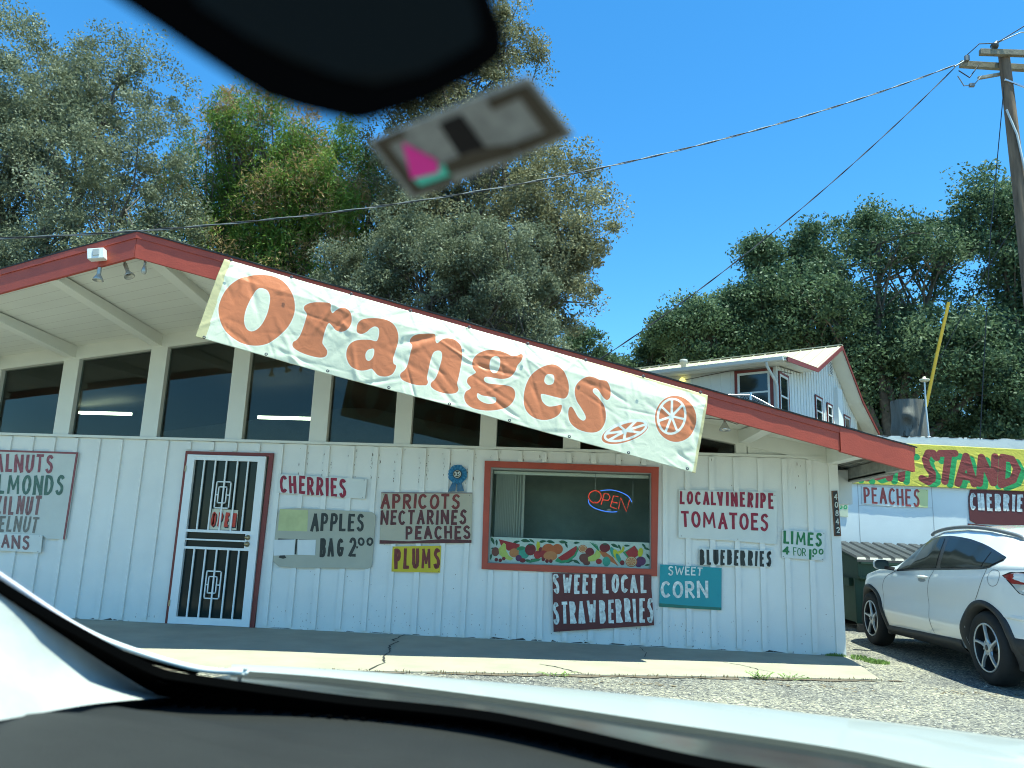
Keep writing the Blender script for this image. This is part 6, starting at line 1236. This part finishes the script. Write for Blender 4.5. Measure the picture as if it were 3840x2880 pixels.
tree("far_tree", "small distant tree left of the white house roof end", (3.6, 28, 0), [(3.9, 28, 10.4, .9, 1.0, .8), (2.9, 28, 9.4, 1.2, 1, .7), (4.8, 28, 9.8, .9, 1, .9)], 14000, .08, oakg, 42, clump=.3, trunk_r=.16, group="small distant trees")
tree("pine_tree", "pale yellow-green pine seen in the gap above the roof peak at the left", (-12.6, 20, 0), [(-13.4, 20, 9.4, .9, .9, .8), (-14.2, 20, 8.4, 1.4, 1.2, .9), (-13.2, 20, 7.6, 1.2, 1.2, .7)], 12000, .09, leaf_mat("pine_leaf", [(.10, .12, .04), (.16, .18, .07), (.2, .22, .09)], None, .3), 43, clump=.35, aspect=.2, trunk_r=.14)

# ------------------------------------------------------------------ the car we look out of
OWN={"lo":[[0.612,0.953,1.121],[0.744,0.961,1.045],[0.939,0.968,0.932],[1.069,0.955,0.858],[1.033,0.876,0.868],[1.08,0.646,0.868],[1.114,0.41,0.868],[1.013,0.131,0.868],[0.936,-0.033,0.868],[0.84,-0.21,0.868]],"up":[[0.599,0.934,1.129],[0.727,0.941,1.055],[0.838,0.925,0.991],[0.947,0.887,0.928],[0.964,0.824,0.918],[1.049,0.63,0.895],[1.055,0.389,0.895],[0.968,0.125,0.895],[0.946,0.027,0.895],[0.896,-0.115,0.895],[0.847,-0.214,0.895]],"trim_hi":[[0.609,0.948,1.118],[0.736,0.951,1.045],[0.829,0.955,0.991],[0.93,0.958,0.933],[1.001,0.954,0.892],[1.059,0.946,0.859]],"trim_lo":[[0.546,0.794,0.925],[0.643,0.798,0.92],[0.725,0.829,0.91],[0.823,0.863,0.898],[0.92,0.889,0.884],[1.021,0.911,0.868]],"pil":[[0.648,1.013,1.135],[0.786,1.019,1.056],[0.923,1.014,0.976],[0.988,0.959,0.939],[1.028,0.872,0.916],[1.019,0.78,0.921]],"pil_mid":[[0.655,1.022,1.131],[0.795,1.03,1.05],[0.938,1.029,0.968],[1.006,0.975,0.928],[1.047,0.886,0.905],[1.035,0.792,0.911]],"pil_lo":[[0.662,1.032,1.127],[0.804,1.04,1.045],[0.927,1.023,0.974],[1.027,0.993,0.916],[1.065,0.91,0.895],[1.071,0.818,0.891]],"near":[[1.259,0.995,0.868],[1.293,0.779,0.868],[1.28,0.473,0.868],[1.234,0.16,0.868],[1.203,-0.05,0.868],[1.157,-0.155,0.868],[1.083,-0.32,0.868]],"sil":[[1.304,1.031,0.862],[1.392,0.84,0.86],[1.497,0.555,0.85],[1.613,0.208,0.835],[1.674,-0.072,0.822],[1.703,-0.232,0.815],[1.743,-0.524,0.8]],"tag":[[0.28,0.176,1.306],[0.265,0.094,1.315],[0.29,0.081,1.3],[0.309,0.167,1.289]],"tag_black":[[0.276,0.139,1.306],[0.273,0.127,1.307],[0.289,0.121,1.298],[0.293,0.134,1.296]],"tag_pink":[[0.281,0.159,1.303],[0.29,0.146,1.297],[0.296,0.147,1.294],[0.297,0.162,1.293]],"tag_teal":[[0.296,0.162,1.294],[0.293,0.143,1.296],[0.298,0.142,1.293],[0.301,0.159,1.291]],"tag_br1":[[0.269,0.114,1.309],[0.266,0.095,1.311],[0.287,0.084,1.299],[0.293,0.107,1.296],[0.288,0.109,1.298],[0.285,0.093,1.3],[0.271,0.1,1.309],[0.274,0.113,1.307]],"tag_br2":[[0.297,0.143,1.293],[0.292,0.143,1.296],[0.288,0.123,1.299],[0.288,0.109,1.298],[0.293,0.108,1.296]],"tag_br3":[[0.279,0.173,1.304],[0.276,0.157,1.306],[0.279,0.156,1.304],[0.281,0.166,1.303],[0.301,0.16,1.291],[0.298,0.142,1.293],[0.301,0.142,1.291],[0.305,0.164,1.289]],"mir":[[0.124,0.152,1.256],[0.129,0.143,1.25],[0.132,0.136,1.245],[0.137,0.127,1.239],[0.141,0.119,1.234],[0.144,0.11,1.231],[0.147,0.104,1.23],[0.149,0.099,1.229],[0.15,0.096,1.229],[0.151,0.093,1.23],[0.154,0.082,1.234],[0.157,0.071,1.24],[0.158,0.065,1.244],[0.159,0.063,1.247],[0.158,0.062,1.249],[0.157,0.062,1.254],[0.155,0.064,1.259],[0.153,0.066,1.267],[0.148,0.075,1.275],[0.136,0.102,1.283],[0.124,0.14,1.276],[0.12,0.161,1.262]],"mirg":[[0.13,0.133,1.256],[0.136,0.122,1.249],[0.141,0.112,1.244],[0.145,0.101,1.24],[0.149,0.093,1.239],[0.152,0.082,1.242],[0.154,0.073,1.247],[0.155,0.069,1.25],[0.154,0.069,1.254],[0.153,0.07,1.259],[0.15,0.073,1.265],[0.146,0.081,1.271],[0.137,0.102,1.278],[0.127,0.135,1.271]],"mirback":[0.922,0.335,1.327]}
OF = Vector((math.sin(R(15.3)), math.cos(R(15.3)), 0)); OL = Vector((-math.cos(R(15.3)), math.sin(R(15.3)), 0)); OO = Vector((0, -9.11, 0))
def ow(p, dz=0): return OO+OF*p[0]+OL*p[1]+Vector((0, 0, p[2]+dz))
def owl(l, dz=0): return [ow(p, dz) for p in l]
def resample(l, n):
    P = [Vector(p) for p in l]; d = [0]
    for a, b in zip(P[:-1], P[1:]): d.append(d[-1]+(b-a).length)
    out = []
    for k in range(n):
        t = d[-1]*k/(n-1); j = max(i for i in range(len(P)) if d[i] <= t+1e-9); j = min(j, len(P)-2); s_ = (t-d[j])/max(1e-9, d[j+1]-d[j])
        a, b, c, e = P[max(j-1, 0)], P[j], P[j+1], P[min(j+2, len(P)-1)]; m0, m1 = (c-a)/2, (e-b)/2
        out.append(b*(2*s_**3-3*s_**2+1)+m0*(s_**3-2*s_**2+s_)+c*(-2*s_**3+3*s_**2)+m1*(s_**3-s_**2))
    return out
own = thing("own_car", "white car whose bonnet, black windscreen edge and grey dashboard fill the bottom of the view", "car", tuple(OO))
hoodw = mat("own_white_paint", (.40, .425, .405), .35, (1.5, .03), coat=.35)
NR = 60
near, sil = resample(owl(OWN['near']), NR), resample(owl(OWN['sil']), NR)
mb = MB()
up_ = Vector((0, 0, 1))
rows = [near, [a.lerp(b, .25)+up_*.006 for a, b in zip(near, sil)], [a.lerp(b, .5)+up_*.009 for a, b in zip(near, sil)], [a.lerp(b, .78)+up_*.0065 for a, b in zip(near, sil)], sil,
        [b+(b-a).normalized()*.10-up_*.045 for a, b in zip(near, sil)], [b+(b-a).normalized()*.25-up_*.13 for a, b in zip(near, sil)], [b+(b-a).normalized()*.42-up_*.25 for a, b in zip(near, sil)], [b+(b-a).normalized()*.47-up_*.55 for a, b in zip(near, sil)]]
mb.grid(rows, 0); mb.build("bonnet", hoodw, own, normals=False)
upc, loc_ = resample(owl(OWN['up'][3:]), NR), resample(owl(OWN['lo'][3:]), NR)
cow = mat("cowl_plastic", (.028, .034, .036), .16, (3, .3))
mb = MB(); n2 = [p-up_*.012 for p in near]
mb.grid([[p-up_*.02 for p in upc], [a.lerp(b, .3)-up_*.022 for a, b in zip(upc, n2)], [a.lerp(b, .7)-up_*.006 for a, b in zip(upc, n2)], [p+up_*.004 for p in n2]], 0); mb.build("cowl_panel", cow, own, normals=False)
def band(name, a, b, off, m, n=50):
    A, B = resample(a, n), resample(b, n); mb = MB(); mb.grid([A, B, [p+off for p in B], [p+off for p in A]], 0, False); mb.grid([[p+off for p in A], A], 0, False); return mb.build(name, m, own, normals=False)
nW = (OF*math.tan(R(30))+up_).normalized()
frit = mat("black_frit", (.0025, .0025, .0025), .9, spec=0)
band("windscreen_edge", owl(OWN['up']), owl(OWN['lo']), -nW*.012, frit, 90)
trim_w = mat("pale_pillar_trim", (.40, .41, .385), .75, (9, .16), (80, .12))
mb = MB(); A = resample(owl(OWN['trim_hi']), 40); B = resample(owl(OWN['trim_lo']), 40)
mb.grid([A, [a.lerp(b, .3)+OL*.02 for a, b in zip(A, B)], [a.lerp(b, .65)+OL*.025 for a, b in zip(A, B)], B], 0); mb.build("pillar_trim", trim_w, own, normals=False)
away = (ow(OWN['pil'][2])-CAM).normalized()*.03
mb = MB(); mb.tube(resample([a.lerp(b, .5) for a, b in zip(owl(OWN['pil']), owl(OWN['pil_mid']))], 40)+[sil[k]-up_*(.001+.00025*k) for k in (1, 4, 8, 14, 22, 32)], .0046, 10); mb.build("pillar_outer", mat("own_white_gloss", (.8, .82, .8), .3, coat=.5), own)
band("pillar_seal", owl(OWN['pil_mid'][:5]), owl(OWN['pil_lo'][:5]), away, frit, 40)
# dashboard
dash = mat("dashboard_vinyl", (.026, .027, .0255), .6, (2.5, .3), (300, .5), spec=.15)
mb = MB(); rows = []
base = resample(owl(OWN['lo'][2:], -.006), 50)
left_edge = None
for k in range(26):
    t = k/25; r = []
    for j, p in enumerate(base):
        l = (p-OO).dot(OL); f0 = (p-OO).dot(OF); q = p-OF*(f0-.05)*t; ll = max(-.9, min(1.03, l+.06*t)); f = (q-OO).dot(OF)
        bul = .016*math.exp(-((l-.5)/.34)**4-((f-.66)/.12)**4)+.008*math.exp(-((f-.86)/.03)**2)*(1 if l > .2 else .4)
        ls = max(0, min(1, (l-.35)/.5)); ls = ls*ls*(3-2*ls)*max(0, min(1, (.98-f)/.3)); z = p.z*(1-min(1, t*6))+(.862+.052*ls-.03*t**2)*min(1, t*6)+bul-.05*max(0, t-.75); r.append(OO+OF*f+OL*ll+Vector((0, 0, z)))
    rows.append(r)
mb.grid(rows, 0); mb.build("dashboard", dash, own, normals=False)
mb = MB()
for k in range(34):
    j = 6+k*.9; p = base[int(j)].lerp(base[int(j)+1], j-int(j))-OF*.028; mb.obox(p+up_*.0035, OL*.0035, OF*.014, up_*.0018)
mb.build("defroster_grille", frit, own)
gl_ = MB(); 
lo_l = [OWN['lo'][3]]+OWN['lo'][5:]
bs = resample(owl(lo_l, .004), 40); tp = [OO+OF*.02+OL*(.97-1.5*k/39)+Vector((0, 0, 1.462)) for k in range(40)]
for lay_ in (0, .005): gl_.grid([[a.lerp(b, t/10)+nW*(.012*math.sin(math.pi*t/10)+lay_) for a, b in zip(bs, tp)] for t in range(11)], 0)
for p_ in (0, 1): pass
wsm = glass_mat("windscreen_glass", (.905, .985, .955), None)
gl_.build("windscreen", wsm, own, normals=False)
mb = MB(); mb.tube([tp[0]-OF*.03, tp[20]-OF*.03+up_*.01, tp[-1]-OF*.03], .035, 10); mb.build("windscreen_header", dash, own)
mb = MB(); mb.tube([ow((1.05, -.46, .86)), ow((.5, -.50, 1.18)), ow((.0, -.52, 1.46))], .04, 10); mb.build("windscreen_pillar", trim_w, own)
# rear view mirror: dark housing with its glass towards the camera
axis = (sum(owl(OWN['mir']), Vector())/len(OWN['mir'])-CAM).normalized()
mm = mat("mirror_housing", (.0025, .0025, .0025), .9, spec=.0); mgm = mat("mirror_face", (.007, .010, .0095), .6, spec=.03)  # mirror face is matte: the dark cabin reflection is put into its colour
mb = MB(); P = owl(OWN['mir']); c = sum(P, Vector())/len(P)
ins_ = lambda s_, d: [c+(p-c)*s_+axis*d for p in P]
mb.grid([ins_(.955, -.0035), ins_(.985, -.001), ins_(1.0, .004), ins_(.99, .018), ins_(.90, .030), ins_(.6, .038)], 0, True, closed=True); mb.face(ins_(.6, .038)); mb.face(ins_(.955, -.0035)[::-1])
mo = mb.build("rear_view_mirror", mm, own, normals=False)
mb = MB(); mb.face([p-axis*.0040 for p in owl(OWN['mirg'])]); mb.build("mirror_glass", mgm, mo, normals=False)
mb = MB(); mb.tube([c+axis*.03, c+axis*.06+up_*.02, c+axis*.09+up_*.07], .012, 8); mb.build("mirror_stem", mm, mo)
# toll tag stuck on the inside of the windscreen
tagt = thing("toll_tag", "small grey toll tag with pink and teal marks on the windscreen below the mirror", "toll tag", tuple(ow(OWN['tag'][0])))
mb = MB(); T4 = owl(OWN['tag']); mb.prism(T4, -nW*.0016, 0); mb.build("tag_body", mat("tag_grey", (.30, .35, .34), .55, (160, .3)), tagt, .0008)
mb = MB(); tm = [mat("tag_black", (.006, .006, .006), .6), mat("tag_pink", (.90, .06, .45), .5), mat("tag_teal", (.10, .75, .58), .5), mat("tag_brown", (.07, .065, .045), .6)]
for k_, m_ in (('tag_black', 0), ('tag_pink', 1), ('tag_teal', 2), ('tag_br1', 3), ('tag_br2', 3), ('tag_br3', 3)): mb.face([p+nW*.0 for p in owl(OWN[k_])], m_)
mb.build("tag_print", tm, tagt, normals=False)

for o in bpy.data.objects:
    if '_o' in o: del o['_o']
